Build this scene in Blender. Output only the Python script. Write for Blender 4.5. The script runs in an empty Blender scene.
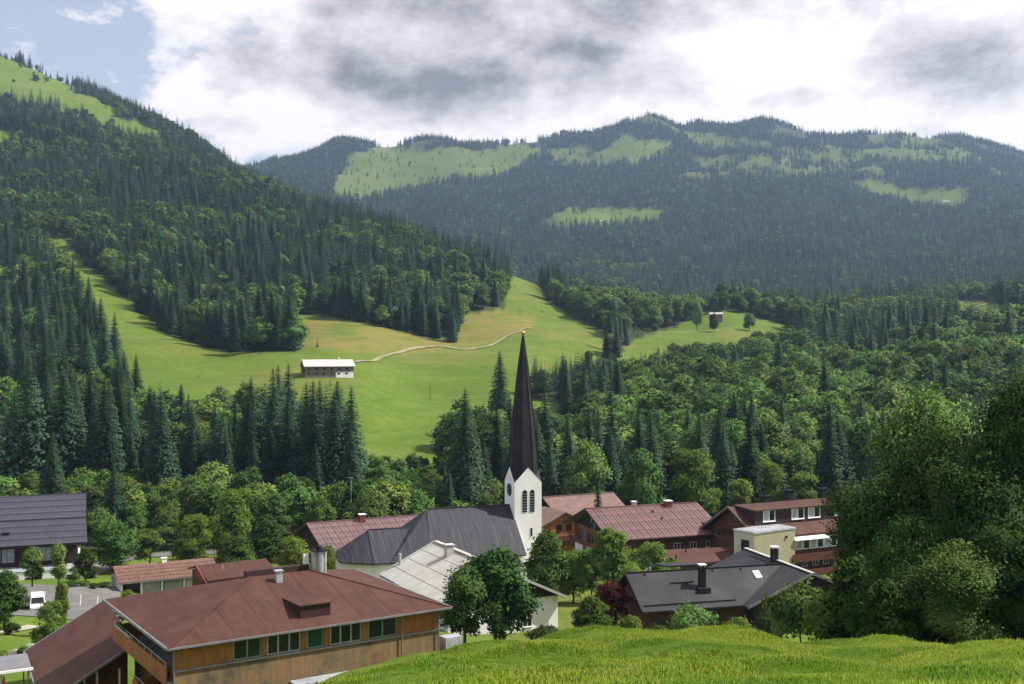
import bpy, bmesh, math, random
import numpy as np
from mathutils import Vector, Matrix

random.seed(7); RNG = np.random.default_rng(7)
SC = bpy.context.scene
COL = SC.collection
R = math.radians
F, VH, W, H = 1130.0, 342.0, 1024, 684       # focal length in pixels, eye level row

# ------------------------------------------------------------------ camera
cam_d = bpy.data.cameras.new('camera'); cam_d.sensor_width = 36; cam_d.lens = F * 36 / W
cam_d.clip_start = 0.5; cam_d.clip_end = 20000
cam = bpy.data.objects.new('camera', cam_d); COL.objects.link(cam)
cam.location = (0, 0, 0); cam.rotation_euler = (R(90), 0, 0); SC.camera = cam
SC.view_settings.view_transform = 'Standard'; SC.view_settings.look = 'None'
SC.view_settings.exposure = 0.78; SC.view_settings.gamma = 1.0
SC.cycles.max_bounces = 6; SC.cycles.diffuse_bounces = 3; SC.cycles.transmission_bounces = 3
SC.cycles.volume_bounces = 0; SC.cycles.transparent_max_bounces = 6
SC.cycles.use_adaptive_sampling = True; SC.cycles.adaptive_threshold = 0.02
SC.cycles.use_denoising = True

# ------------------------------------------------------------------ sun and sky
SUN_AZ, SUN_EL, SUN_STR = 84, 50, 5.0        # azimuth clockwise from the view direction (+Y)
sd = bpy.data.lights.new('sun', 'SUN'); sd.energy = SUN_STR; sd.angle = R(0.53); sd.color = (1.0, 0.95, 0.87)
sun = bpy.data.objects.new('sun', sd); COL.objects.link(sun)
sv = Vector((math.sin(R(SUN_AZ)) * math.cos(R(SUN_EL)), math.cos(R(SUN_AZ)) * math.cos(R(SUN_EL)), math.sin(R(SUN_EL))))
sun.rotation_euler = sv.to_track_quat('Z', 'Y').to_euler()

class NT:
    """tiny node-tree helper"""
    def __init__(s, tree): s.t = tree; s.n = tree.nodes; s.l = tree.links
    def node(s, typ, **kw):
        n = s.n.new(typ)
        for k, v in kw.items(): setattr(n, k, v)
        return n
    def put(s, sock, v):
        if hasattr(v, 'is_output') or isinstance(v, bpy.types.NodeSocket): s.l.new(v, sock)
        else:
            try: sock.default_value = v
            except Exception: sock.default_value = (v[0], v[1], v[2], 1) if hasattr(v, '__len__') else v
    def math(s, op, a, b=0.0, clamp=False):
        n = s.node('ShaderNodeMath', operation=op, use_clamp=clamp); s.put(n.inputs[0], a); s.put(n.inputs[1], b); return n.outputs[0]
    def vec(s, op, a, b=(0, 0, 0)):
        n = s.node('ShaderNodeVectorMath', operation=op); s.put(n.inputs[0], a); s.put(n.inputs[1], b)
        return n.outputs['Value'] if op in ('LENGTH', 'DOT_PRODUCT') else n.outputs[0]
    def maprange(s, v, a, b, c=0.0, d=1.0, smooth=True):
        n = s.node('ShaderNodeMapRange', interpolation_type='SMOOTHSTEP' if smooth else 'LINEAR')
        for i, x in enumerate((v, a, b, c, d)): s.put(n.inputs[i], x)
        return n.outputs[0]
    def mix(s, f, a, b, blend='MIX'):
        n = s.node('ShaderNodeMix', data_type='RGBA', blend_type=blend)
        s.put(n.inputs[0], f); s.put(n.inputs[6], a if not isinstance(a, tuple) else (*a[:3], 1)); s.put(n.inputs[7], b if not isinstance(b, tuple) else (*b[:3], 1))
        return n.outputs[2]
    def noise(s, vec, scale, detail=4, rough=0.55, dist=0.0):
        n = s.node('ShaderNodeTexNoise'); s.put(n.inputs['Vector'], vec)
        n.inputs['Scale'].default_value = scale; n.inputs['Detail'].default_value = detail
        n.inputs['Roughness'].default_value = rough; n.inputs['Distortion'].default_value = dist
        return n.outputs['Fac']

wd = bpy.data.worlds.new('World'); SC.world = wd; wd.use_nodes = True
t = NT(wd.node_tree); wd.node_tree.nodes.clear()
sky = t.node('ShaderNodeTexSky', sky_type='NISHITA', sun_disc=False)
sky.sun_elevation = R(SUN_EL); sky.sun_rotation = R(SUN_AZ); sky.air_density = 1.0; sky.dust_density = 1.5; sky.ozone_density = 1.2
dirv = t.node('ShaderNodeTexCoord').outputs['Generated']
def blob(u, v, ru, rv):
    """soft patch of sky round a compass direction: 1 in the middle, 0 outside"""
    c = Vector(((u - 512) / F, 1, (VH - v) / F)).normalized()
    d = t.vec('MULTIPLY', t.vec('SUBTRACT', dirv, tuple(c)), (F / ru, 4.0, F / rv))
    return t.maprange(t.vec('LENGTH', d), 1.25, 0.1)
stretch = t.vec('MULTIPLY', dirv, (1.0, 1.0, 1.75))
big = t.noise(stretch, 3.2, 6, 0.55, 0.15)
fine = t.noise(t.vec('ADD', stretch, (3.1, 1.7, 0.4)), 7.0, 12, 0.66, 0.1)
wisp = t.noise(t.vec('ADD', stretch, (7.1, 4.7, 2.4)), 17.0, 8, 0.62, 0.2)
warp = t.math('MULTIPLY', t.math('SUBTRACT', fine, 0.5), 1.5)
gap = t.math('ADD', t.math('MULTIPLY', blob(-95, 0, 190, 165), 1.25), t.math('MULTIPLY', t.maprange(big, 0.54, 0.40), 1.1))
gap = t.math('SUBTRACT', gap, t.math('MULTIPLY', blob(640, 70, 640, 220), 1.0))
gap = t.math('SUBTRACT', gap, t.math('MULTIPLY', blob(960, 60, 260, 120), 0.7))
gap = t.math('ADD', gap, warp)
cover = t.maprange(gap, 0.80, 0.42)
cover = t.math('MAXIMUM', cover, t.math('MULTIPLY', t.maprange(wisp, 0.46, 0.66), 0.9))
cover = t.math('MAXIMUM', cover, 0.25)
dark = 0.0
for (u, v, ru, rv, k) in ((350, 85, 270, 46, .62), (265, 45, 150, 45, .45), (480, 90, 200, 30, .45), (970, 60, 110, 50, .95), (690, 10, 140, 26, .60),
                          (800, 98, 90, 16, .45), (590, 48, 70, 16, .35), (235, 128, 120, 24, .35), (440, 122, 200, 18, .30), (420, 5, 110, 18, .30)):
    dark = t.math('ADD', dark, t.math('MULTIPLY', blob(u, v, ru, rv), k))
dark = t.math('ADD', dark, t.math('MULTIPLY', t.maprange(big, 0.46, 0.66), 0.45))
dark = t.math('SUBTRACT', dark, t.math('MULTIPLY', blob(172, 72, 55, 42), 0.55))
dark = t.math('SUBTRACT', dark, t.math('MULTIPLY', blob(290, 112, 60, 20), 0.35))
dark = t.math('ADD', dark, t.math('MULTIPLY', t.math('SUBTRACT', fine, 0.5), 3.2))
dark = t.math('ADD', dark, t.math('MULTIPLY', t.math('SUBTRACT', wisp, 0.5), 0.9))
dark = t.maprange(dark, 0.14, 1.30, smooth=False)
cloud = t.mix(dark, (1.06, 0.985, 1.0), (0.25, 0.23, 0.25))
skyc = t.vec('MULTIPLY', sky.outputs[0], (0.135, 0.133, 0.130))
fincol = t.mix(cover, skyc, cloud)
bg = t.node('ShaderNodeBackground'); t.put(bg.inputs['Color'], fincol); bg.inputs['Strength'].default_value = 0.62
wo = t.node('ShaderNodeOutputWorld'); t.l.new(bg.outputs[0], wo.inputs['Surface'])

# ------------------------------------------------------------------ materials
MATS = {}
def material(name, c1, c2=None, rough=0.75, scale=1.0, detail=4, stretch=(1, 1, 1), bump=0.0, bscale=None, spec=0.3, metal=0.0, contrast=(0.35, 0.65),
             rand=0.0, coord='Object', c3=None, c3scale=0.2, c3v=False):
    m = bpy.data.materials.new(name); m.use_nodes = True
    q = NT(m.node_tree); b = m.node_tree.nodes['Principled BSDF']
    tc = q.node('ShaderNodeTexCoord').outputs[coord]
    v = q.vec('MULTIPLY', tc, stretch)
    col = c1
    if c2:
        col = q.mix(q.maprange(q.noise(v, scale, detail), contrast[0], contrast[1]), c1, c2)
    if c3:
        col = q.mix(q.maprange(q.noise(v if c3v else tc, c3scale, 5, 0.6), 0.45, 0.7), col, c3)
    if rand:
        rn = q.node('ShaderNodeObjectInfo').outputs['Random']
        hs = q.node('ShaderNodeHueSaturation'); q.put(hs.inputs['Value'], q.maprange(rn, 0, 1, 1 - rand, 1 + rand, False)); q.put(hs.inputs['Color'], col if not isinstance(col, tuple) else (*col, 1)); col = hs.outputs[0]
    q.put(b.inputs['Base Color'], col if not isinstance(col, tuple) else (*col, 1))
    b.inputs['Roughness'].default_value = rough; b.inputs['Specular IOR Level'].default_value = spec; b.inputs['Metallic'].default_value = metal
    if bump:
        bn = q.node('ShaderNodeBump'); bn.inputs['Strength'].default_value = bump; bn.inputs['Distance'].default_value = 0.05
        q.put(bn.inputs['Height'], q.noise(v, bscale or scale * 3, 5)); q.l.new(bn.outputs[0], b.inputs['Normal'])
    MATS[name] = m; return m

material('white_render', (.78, .78, .77), (.70, .70, .69), .9, .6, bump=.1, bscale=6, c3=(.72, .71, .69), c3scale=.25)
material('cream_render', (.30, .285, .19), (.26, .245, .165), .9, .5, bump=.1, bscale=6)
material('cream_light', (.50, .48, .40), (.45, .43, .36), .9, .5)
material('grey_render', (.34, .34, .35), (.26, .26, .27), .9, .6)
material('concrete', (.30, .31, .33), (.20, .21, .23), .9, .8, bump=.3, bscale=8)
material('brown_felt', (.066, .025, .016), (.046, .018, .013), .75, .9, 7, stretch=(2.2, .5, .5), bump=.25, bscale=14, spec=.25, c3=(.074, .031, .021), c3scale=.35)
material('brown_felt_dark', (.040, .017, .016), (.03, .013, .013), .75, .5, spec=.3)
material('red_sheet', (.135, .070, .064), (.10, .052, .049), .5, .5, 5, spec=.5, rand=.10, bump=.1)
material('pink_sheet', (.145, .084, .084), (.11, .062, .064), .5, .5, 5, spec=.5, rand=.10, bump=.1)
material('old_brown_tile', (.16, .10, .088), (.12, .075, .066), .8, .8, 6, bump=.4, bscale=10)
material('garage_tile', (.15, .080, .060), (.11, .060, .046), .8, 1.2, 6, bump=.4, bscale=10, rand=.08)
material('blue_grey_tile', (.044, .043, .062), (.032, .031, .046), .6, .9, 6, stretch=(5, 1, 1), bump=.3, spec=.4, rand=.06)
material('slate_shingle', (.021, .021, .029), (.011, .011, .016), .65, 1.1, 6, stretch=(5, .22, .22), bump=.6, bscale=3, spec=.3, contrast=(.35, .65), c3=(.040, .039, .047), c3scale=.75, c3v=True)
material('spire_shingle', (.013, .013, .016), (.007, .007, .009), .65, 1.0, 6, stretch=(5, 5, .4), bump=.5, bscale=4, spec=.2, c3=(.022, .021, .023), c3scale=.35)
material('dark_grey_felt', (.025, .025, .028), (.018, .018, .021), .7, .4, 6, bump=.15, bscale=12, spec=.2, c3=(.040, .040, .043), c3scale=.2)
material('light_metal', (.42, .41, .39), (.35, .34, .325), .45, .5, 5, spec=.5, c3=(.36, .35, .33), c3scale=.3)
material('seam_metal', (.22, .22, .22), (.15, .15, .15), .6, .8)
material('zinc', (.42, .43, .45), (.30, .31, .33), .45, 1.2, spec=.5, metal=.35)
material('flashing', (.20, .20, .215), (.15, .15, .16), .5, 1.0, metal=.3)
material('orange_wood', (.33, .140, .032), (.21, .082, .022), .75, 1.4, 6, stretch=(6, 6, .45), bump=.3, contrast=(.3, .7), c3=(.18, .085, .035), c3scale=.5)
material('weathered_wood', (.24, .130, .045), (.135, .105, .065), .85, 1.0, 7, stretch=(5, 5, .35), bump=.35, contrast=(.36, .62), c3=(.075, .065, .05), c3scale=.7)
material('brown_wood', (.105, .04, .02), (.07, .028, .016), .8, 1.2, 6, stretch=(6, 6, .5), bump=.3)
material('red_brown_wood', (.095, .034, .018), (.060, .022, .013), .8, 1.2, 6, stretch=(6, 6, .5), bump=.3)
material('dark_wood', (.030, .017, .013), (.02, .012, .01), .8, 1.2, 6, stretch=(6, 6, .5), bump=.2)
material('aubergine_wood', (.042, .020, .022), (.028, .014, .016), .8, 1.2, 6, stretch=(6, 6, .5), bump=.2)
material('grey_wood', (.17, .14, .12), (.10, .085, .075), .85, 1.2, 6, stretch=(6, 6, .5), bump=.3)
material('charcoal', (.012, .012, .013), (.02, .02, .022), .7, 2.0, spec=.12)
material('white_paint', (.80, .80, .80), (.72, .72, .71), .5, 1.5)
material('red_brick', (.19, .05, .04), (.12, .035, .03), .85, 6, bump=.3)
material('glass', (.008, .012, .012), (.014, .019, .02), .12, .7, spec=.35)
material('green_glass', (.008, .055, .032), (.006, .035, .02), .2, .7, spec=.35)
material('pale_frame', (.20, .27, .22), (.16, .22, .18), .6, 2)
material('curtain_pane', (.34, .36, .42), (.24, .26, .32), .3, 1.2, spec=.6)
material('gold', (.72, .44, .10), (.6, .35, .08), .28, 4, metal=.9)
material('clock_face', (.02, .02, .022), (.03, .03, .03), .5, 3)
material('bark', (.075, .055, .042), (.04, .03, .024), .95, 1.2, 6, stretch=(5, 5, .8), bump=.8)
material('grey_bark', (.13, .115, .10), (.07, .062, .055), .95, 1.2, 6, stretch=(5, 5, .8), bump=.8)
material('asphalt', (.13, .128, .122), (.10, .098, .094), .92, .35, 6, bump=.3, bscale=18)
material('gravel_path', (.36, .34, .29), (.28, .26, .22), .95, 1.0, 6, bump=.4, bscale=12)
material('dirt_track', (.24, .20, .12), (.15, .15, .05), .95, .25, 6, contrast=(.4, .6))
material('car_white', (.62, .62, .62), None, .25, spec=.6)
material('car_black', (.018, .018, .022), None, .25, spec=.6)
material('tyre_rubber', (.018, .018, .018), None, .85)
material('alloy', (.45, .46, .48), None, .35, metal=.8)
material('lamp_red', (.35, .02, .02), None, .3)
material('lamp_clear', (.70, .70, .66), None, .2)
material('road_paint', (.40, .40, .38), (.25, .25, .24), .8, 2)
material('sign_blue', (.03, .07, .35), (.02, .05, .28), .5, 3)
material('canvas_red', (.12, .018, .02), (.08, .012, .015), .85, 2)
material('grey_canvas', (.15, .15, .165), (.12, .12, .13), .8, 1)

def foliage(name, c1, c2, vary=.28, hue=.02, trans=.3, spread=0.45, world=False):
    m = bpy.data.materials.new(name); m.use_nodes = True; m.node_tree.nodes.clear(); q = NT(m.node_tree)
    rn = q.node('ShaderNodeObjectInfo').outputs['Random']
    tc = q.node('ShaderNodeNewGeometry').outputs['Position'] if world else q.node('ShaderNodeTexCoord').outputs['Object']
    nz = q.noise(tc, spread, 3)
    col = q.mix(q.maprange(nz, .35, .65), c1, c2)
    hs = q.node('ShaderNodeHueSaturation'); q.put(hs.inputs['Color'], col)
    q.put(hs.inputs['Value'], q.maprange(rn, 0, 1, 1 - vary, 1 + vary, False))
    r2 = q.math('FRACT', q.math('MULTIPLY', rn, 7.31)); q.put(hs.inputs['Hue'], q.maprange(r2, 0, 1, .5 - hue, .5 + hue, False))
    d = q.node('ShaderNodeBsdfPrincipled'); q.l.new(hs.outputs[0], d.inputs['Base Color']); d.inputs['Roughness'].default_value = .7; d.inputs['Specular IOR Level'].default_value = .06
    tr = q.node('ShaderNodeBsdfTranslucent'); tcol = q.mix(1.0, hs.outputs[0], (1.35, 1.5, .55), 'MULTIPLY'); q.l.new(tcol, tr.inputs['Color'])
    mx = q.node('ShaderNodeMixShader'); mx.inputs[0].default_value = trans; q.l.new(d.outputs[0], mx.inputs[1]); q.l.new(tr.outputs[0], mx.inputs[2])
    o = q.node('ShaderNodeOutputMaterial'); q.l.new(mx.outputs[0], o.inputs['Surface']); MATS[name] = m; return m
foliage('spruce_needles', (.017, .038, .021), (.031, .058, .027), .55, .025, .06)
foliage('broad_leaves', (.046, .092, .023), (.100, .152, .036), .55, .03, .16)
foliage('light_leaves', (.090, .140, .026), (.135, .180, .038), .2, .015, .35)
foliage('dark_leaves', (.028, .056, .012), (.052, .088, .017), .25, .015, .18)
foliage('clump_leaves', (.022, .050, .012), (.052, .092, .019), .25, .02, .12)
foliage('red_leaves', (.055, .010, .012), (.085, .016, .016), .2, .01, .25)
foliage('grass_blades', (.070, .138, .012), (.160, .210, .024), .25, .015, .25, .20, True)
foliage('dry_blades', (.30, .25, .10), (.22, .20, .07), .3, .015, .3)

# ------------------------------------------------------------------ helpers for things
def mesh(name, verts, faces, mat, smooth=False):
    me = bpy.data.meshes.new(name); me.from_pydata([tuple(v) for v in verts], [], [tuple(f) for f in faces]); me.validate(); me.update()
    if mat: me.materials.append(MATS[mat] if isinstance(mat, str) else mat)
    if smooth: me.polygons.foreach_set('use_smooth', [True] * len(me.polygons))
    return me
def mesh_np(name, V, Q, mat, smooth=False):
    """V (n,3), Q (m,k) all faces with k corners"""
    me = bpy.data.meshes.new(name); V = np.asarray(V, dtype=np.float32); Q = np.asarray(Q, dtype=np.int32); k = Q.shape[1]
    me.vertices.add(len(V)); me.vertices.foreach_set('co', V.ravel())
    me.loops.add(Q.size); me.loops.foreach_set('vertex_index', Q.ravel())
    me.polygons.add(len(Q)); me.polygons.foreach_set('loop_start', np.arange(0, Q.size, k, dtype=np.int32))
    me.polygons.foreach_set('use_smooth', np.full(len(Q), smooth))
    me.update(calc_edges=True)
    if mat: me.materials.append(MATS[mat] if isinstance(mat, str) else mat)
    return me
def link(name, me, parent=None, loc=(0, 0, 0), rotz=0.0, scale=None):
    o = bpy.data.objects.new(name, me); COL.objects.link(o); o.location = loc; o.rotation_euler = (0, 0, rotz)
    if scale is not None: o.scale = scale
    if parent: o.parent = parent
    return o
def tag(o, label=None, cat=None, group=None, kind=None):
    if label: o['label'] = label
    if cat: o['category'] = cat
    if group: o['group'] = group
    if kind: o['kind'] = kind
    return o
def thing(name, label, cat, loc=(0, 0, 0), rotz=0.0, group=None, scale=None):
    return tag(link(name, None, None, loc, rotz, scale), label, cat, group)
class MB:
    """collects simple solids, links them as one mesh object"""
    def __init__(s): s.v = []; s.f = []
    def add(s, v, f):
        n = len(s.v); s.v += [tuple(x) for x in v]; s.f += [tuple(i + n for i in g) for g in f]; return s
    def box(s, x0, x1, y0, y1, z0, z1):
        return s.add([(x0, y0, z0), (x1, y0, z0), (x1, y1, z0), (x0, y1, z0), (x0, y0, z1), (x1, y0, z1), (x1, y1, z1), (x0, y1, z1)],
                     [(0, 3, 2, 1), (4, 5, 6, 7), (0, 1, 5, 4), (1, 2, 6, 5), (2, 3, 7, 6), (3, 0, 4, 7)])
    def slab(s, pts, th, up=None):
        """plate: polygon pts (its top), thickness th straight down"""
        n = len(pts); top = [tuple(p) for p in pts]; bot = [(p[0], p[1], p[2] - th) for p in pts]
        fs = [tuple(range(n)), tuple(range(2 * n - 1, n - 1, -1))] + [(i, i + n, (i + 1) % n + n, (i + 1) % n) for i in range(n)]
        return s.add(top + bot, fs)
    def bar(s, a, b, w, h=None):
        a = Vector(a); b = Vector(b); d = (b - a).normalized(); h = h or w
        x = d.cross(Vector((0, 0, 1)))
        x = Vector((1, 0, 0)) if x.length < 1e-4 else x.normalized()
        z = x.cross(d).normalized(); vs = []
        for p in (a, b):
            for sx, sz in ((-1, -1), (1, -1), (1, 1), (-1, 1)): vs.append(p + x * sx * w / 2 + z * sz * h / 2)
        return s.add(vs, [(0, 1, 2, 3), (7, 6, 5, 4), (0, 4, 5, 1), (1, 5, 6, 2), (2, 6, 7, 3), (3, 7, 4, 0)])
    def cyl(s, x, y, z0, z1, r0, r1=None, n=10, caps=True):
        r1 = r0 if r1 is None else r1; vs = []
        for z, r in ((z0, r0), (z1, r1)):
            for i in range(n): a = 2 * math.pi * i / n; vs.append((x + r * math.cos(a), y + r * math.sin(a), z))
        fs = [(i, (i + 1) % n, (i + 1) % n + n, i + n) for i in range(n)]
        if caps: fs += [tuple(range(n - 1, -1, -1)), tuple(range(n, 2 * n))]
        return s.add(vs, fs)
    def ring(s, rings, n=8, rot=0.0, cap=True):
        """lathe: list of (x,y,z,r)"""
        vs = []; fs = []
        for (x, y, z, r) in rings:
            for i in range(n): a = 2 * math.pi * i / n + rot; vs.append((x + r * math.cos(a), y + r * math.sin(a), z))
        for k in range(len(rings) - 1):
            for i in range(n): fs.append((k * n + i, k * n + (i + 1) % n, (k + 1) * n + (i + 1) % n, (k + 1) * n + i))
        if cap: fs += [tuple(range(n - 1, -1, -1)), tuple(range((len(rings) - 1) * n, len(rings) * n))]
        return s.add(vs, fs)
    def build(s, name, mat, parent=None, smooth=False):
        return link(name, mesh(name, s.v, s.f, mat, smooth), parent)

def plane_pt(u, v, z):
    d = F * (-z) / (v - VH); return Vector(((u - 512) / F * d, d, z))
def px(u, v, d): return Vector(((u - 512) / F * d, d, (VH - v) / F * d))

# ------------------------------------------------------------------ terrain
CP = []
def row(d, **kw): pass
def cps(d, pts):
    for u, v in pts: CP.append((u, v, d))
cps(8, [(-250, 715), (100, 715), (400, 714), (700, 712), (1024, 710), (1274, 708)])
cps(20, [(-250, 735), (100, 732), (340, 705), (440, 692), (560, 683), (700, 681), (850, 682), (1024, 678), (1274, 672)])
cps(34, [(-250, 750), (0, 745), (200, 725), (340, 686), (440, 661), (560, 656), (700, 654), (850, 656), (1024, 650), (1274, 645)])
cps(46, [(340, 700), (440, 672), (560, 646), (640, 639), (700, 637), (760, 640), (850, 645), (930, 647), (1000, 642), (1024, 640), (1274, 625)])
cps(62, [(-250, 750), (0, 750), (300, 725), (440, 692), (600, 660), (800, 662), (1024, 658), (1274, 650)])
cps(85, [(-250, 715), (0, 712), (170, 705), (300, 688), (440, 664), (560, 655), (700, 660), (850, 660), (1024, 655), (1274, 640)])
cps(100, [(40, 700), (-100, 700)])
cps(122, [(-250, 655), (0, 650), (100, 652), (170, 655), (300, 650), (450, 645), (560, 650), (700, 652), (850, 645), (1024, 632), (1274, 620)])
cps(160, [(-250, 600), (0, 598), (100, 598), (170, 605), (300, 612), (450, 622), (560, 622), (700, 612), (850, 605), (1024, 600), (1274, 590)])
cps(200, [(-250, 575), (0, 576), (150, 576), (300, 578), (500, 585), (700, 576), (850, 570), (1024, 562), (1274, 555)])
cps(260, [(-250, 520), (0, 526), (300, 528), (500, 530), (700, 522), (850, 513), (1024, 505), (1274, 495)])
cps(320, [(-250, 475), (0, 488), (300, 494), (500, 494), (700, 492), (850, 484), (1024, 475), (1274, 465)])
cps(400, [(-250, 430), (0, 440), (150, 438), (300, 438), (400, 450), (520, 452), (700, 450), (850, 445), (1024, 435), (1274, 425)])
cps(500, [(-250, 375), (0, 392), (150, 378), (400, 396), (450, 404), (520, 398), (600, 405), (700, 412), (850, 405), (1024, 392), (1274, 380)])
cps(483, [(290, 376.5), (325, 376), (358, 376.5)])
cps(510, [(290, 371), (325, 370), (360, 371)])
cps(610, [(-250, 320), (0, 338), (150, 345), (300, 346), (450, 352), (520, 352), (600, 370), (700, 382), (850, 378), (1024, 360), (1274, 345)])
cps(750, [(-250, 265), (0, 288), (100, 290), (200, 312), (300, 312), (450, 325), (530, 325), (600, 338), (700, 346), (850, 350), (1024, 332), (1274, 315)])
cps(900, [(-250, 215), (0, 246), (50, 243), (200, 262), (300, 275), (400, 285), (470, 290), (520, 296), (600, 315), (690, 321), (720, 313), (780, 325), (850, 330), (1024, 312), (1274, 295)])
cps(1100, [(-250, 165), (0, 205), (100, 210), (200, 222), (300, 235), (400, 252), (470, 264), (540, 286), (620, 310), (700, 319), (850, 318), (1024, 300), (1274, 285)])
cps(1300, [(-250, 130), (0, 170), (100, 178), (200, 195), (300, 210), (350, 222), (400, 243), (470, 285), (540, 308), (620, 322), (700, 325), (850, 320), (1024, 302), (1274, 285)])
cps(1500, [(-250, 95), (0, 140), (100, 150), (200, 171), (270, 186), (340, 226), (400, 275), (540, 318), (700, 322), (850, 316), (1024, 300), (1274, 280)])
cps(1800, [(-250, 50), (0, 103), (100, 120), (160, 140), (200, 153), (270, 215), (340, 258), (450, 295), (600, 305), (800, 300), (1024, 282), (1274, 262)])
cps(2250, [(-250, -5), (0, 58), (32, 70), (66, 87), (94, 99), (120, 114), (165, 138), (200, 176), (270, 238), (400, 262), (600, 270), (800, 262), (1024, 248), (1274, 232)])
cps(2700, [(-250, 60), (0, 100), (100, 145), (200, 200), (300, 222), (400, 240), (500, 245), (600, 238), (700, 240), (800, 232), (900, 236), (1024, 222), (1274, 215)])
cps(3300, [(0, 140), (100, 160), (200, 185), (300, 196), (400, 198), (500, 203), (600, 198), (700, 192), (800, 186), (900, 192), (1024, 190), (1274, 190)])
cps(3900, [(200, 175), (280, 172), (340, 164), (400, 160), (500, 162), (600, 156), (700, 155), (800, 150), (900, 152), (1024, 165), (1274, 180)])
cps(4400, [(-250, 160), (0, 175), (200, 174), (280, 164), (340, 144), (440, 141), (520, 143), (600, 133), (650, 120), (700, 131), (750, 126), (800, 131), (900, 134), (960, 138), (1000, 150), (1024, 156), (1274, 180)])
cps(5200, [(-250, 195), (100, 200), (400, 195), (640, 185), (900, 190), (1274, 205)])
cps(8500, [(-250, 270), (300, 275), (700, 270), (1274, 275)])
CP = np.array(CP, float)
KU, KD = 1 / 100.0, 3.2
def feat(u, d): return np.stack([u * KU, np.log(d) * KD], -1)
_P = feat(CP[:, 0], CP[:, 2]); _T = (VH - CP[:, 1]) / F
def _tps(r2): return 0.5 * r2 * np.log(r2 + 1e-12)
_n = len(_P); _K = _tps(((_P[:, None] - _P[None]) ** 2).sum(-1)) + np.eye(_n) * 0.02
_A = np.zeros((_n + 3, _n + 3)); _A[:_n, :_n] = _K; _A[:_n, _n] = 1; _A[:_n, _n + 1:] = _P; _A[_n:, :_n] = _A[:_n, _n:].T
_w = np.linalg.solve(_A, np.concatenate([_T, np.zeros(3)]))
_rw = np.random.default_rng(3)
WAVES = []
for lam, amp, lo, hi, n in ((9.0, .17, 20, 75, 8), (3.0, .05, 14, 75, 9), (26, .35, 25, 700, 6), (90, 2.0, 280, 9e3, 7), (340, 8.5, 1000, 9e3, 7), (900, 8, 2300, 9e3, 5)):
    for i in range(n):
        a = _rw.uniform(0, 2 * math.pi); l = lam * _rw.uniform(.6, 1.6)
        WAVES.append((2 * math.pi / l * math.cos(a), 2 * math.pi / l * math.sin(a), _rw.uniform(0, 6.28), amp / math.sqrt(n) * 1.4, lo, hi))
def ground(X, Y, rough=True):
    X = np.atleast_1d(np.asarray(X, float)); Y = np.atleast_1d(np.asarray(Y, float)); out = np.empty_like(X)
    for s in range(0, len(X), 40000):
        x = X[s:s + 40000]; y = Y[s:s + 40000]; d = np.clip(y, 6, 8500)
        u = np.clip(512 + F * x / d, -250, 1274); p = feat(u, d)
        r2 = ((p[:, None, :] - _P[None]) ** 2).sum(-1)
        tt = _tps(r2) @ _w[:_n] + _w[_n] + p @ _w[_n + 1:]
        z = tt * d
        if rough:
            for kx, ky, ph, am, lo, hi in WAVES:
                wgt = np.clip((d - lo) / (lo * .5 + 3), 0, 1) * np.clip((hi * 1.5 - d) / (hi * .5), 0, 1)
                z = z + am * wgt * np.sin(kx * x + ky * y + ph)
        out[s:s + 40000] = z
    return out
def gz(x, y): return float(ground([x], [y])[0])
def drop(u, d):
    X = (u - 512) / F * d; return Vector((X, d, gz(X, d)))

def inside(poly, u, v):
    poly = np.array(poly, float); c = np.zeros(len(u), bool); j = len(poly) - 1
    for i in range(len(poly)):
        xi, yi = poly[i]; xj, yj = poly[j]
        m = ((yi > v) != (yj > v)) & (u < (xj - xi) * (v - yi) / (yj - yi + 1e-9) + xi); c ^= m; j = i
    return c
MEADOWS = [  # open grassland as seen on the slopes, with the range of distances it lies in
    ([(33, 236), (62, 236), (90, 268), (135, 304), (165, 334), (215, 350), (255, 353), (296, 350), (299, 314), (345, 318), (420, 336), (455, 342), (463, 314), (503, 309), (511, 270), (534, 276), (548, 303), (575, 318), (612, 338),
      (606, 356), (560, 372), (522, 380), (522, 398), (584, 404), (580, 424), (520, 424), (455, 412), (442, 432), (432, 476), (380, 486), (345, 474), (300, 440), (250, 424), (150, 424), (122, 402), (114, 372), (97, 345), (76, 300), (50, 262)], 370, 1250),
    ([(608, 362), (622, 345), (645, 336), (680, 325), (704, 311), (742, 313), (795, 327), (786, 338), (745, 347), (700, 353), (660, 360)], 620, 1050),
    ([(795, 478), (860, 474), (860, 510), (790, 508)], 240, 345),
    ([(330, 196), (345, 165), (360, 150), (385, 143), (430, 150), (480, 148), (520, 144), (548, 152), (520, 168), (470, 178), (420, 188), (372, 198)], 3000, 4700),
    ([(535, 223), (562, 209), (662, 209), (658, 223), (600, 227), (550, 230)], 2300, 3600),
    ([(592, 156), (625, 135), (668, 140), (672, 155), (640, 163), (600, 166)], 3200, 4700),
    ([(840, 178), (880, 182), (920, 190), (975, 185), (962, 206), (930, 212), (880, 198)], 2700, 4000),
    ([(940, 301), (960, 297), (1020, 308), (1060, 318), (1060, 350), (1010, 346), (965, 335)], 760, 1300),
    ([(-250, -60), (0, 50), (32, 66), (66, 83), (94, 96), (116, 111), (165, 138), (138, 143), (95, 127), (60, 108), (0, 104), (-250, 60)], 1650, 2400),
    ([(-20, 130), (8, 132), (28, 142), (0, 150), (-20, 150)], 1350, 1900),
]
def wobble(a, b_, s):
    return np.sin(a / s + 1.3 * np.sin(b_ / s * .8)) * .5 + np.sin(b_ / s * 1.7 + a / s * .9 + 2) * .3 + np.sin(a / s * 3.1 - b_ / s * 2.3) * .25
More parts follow.
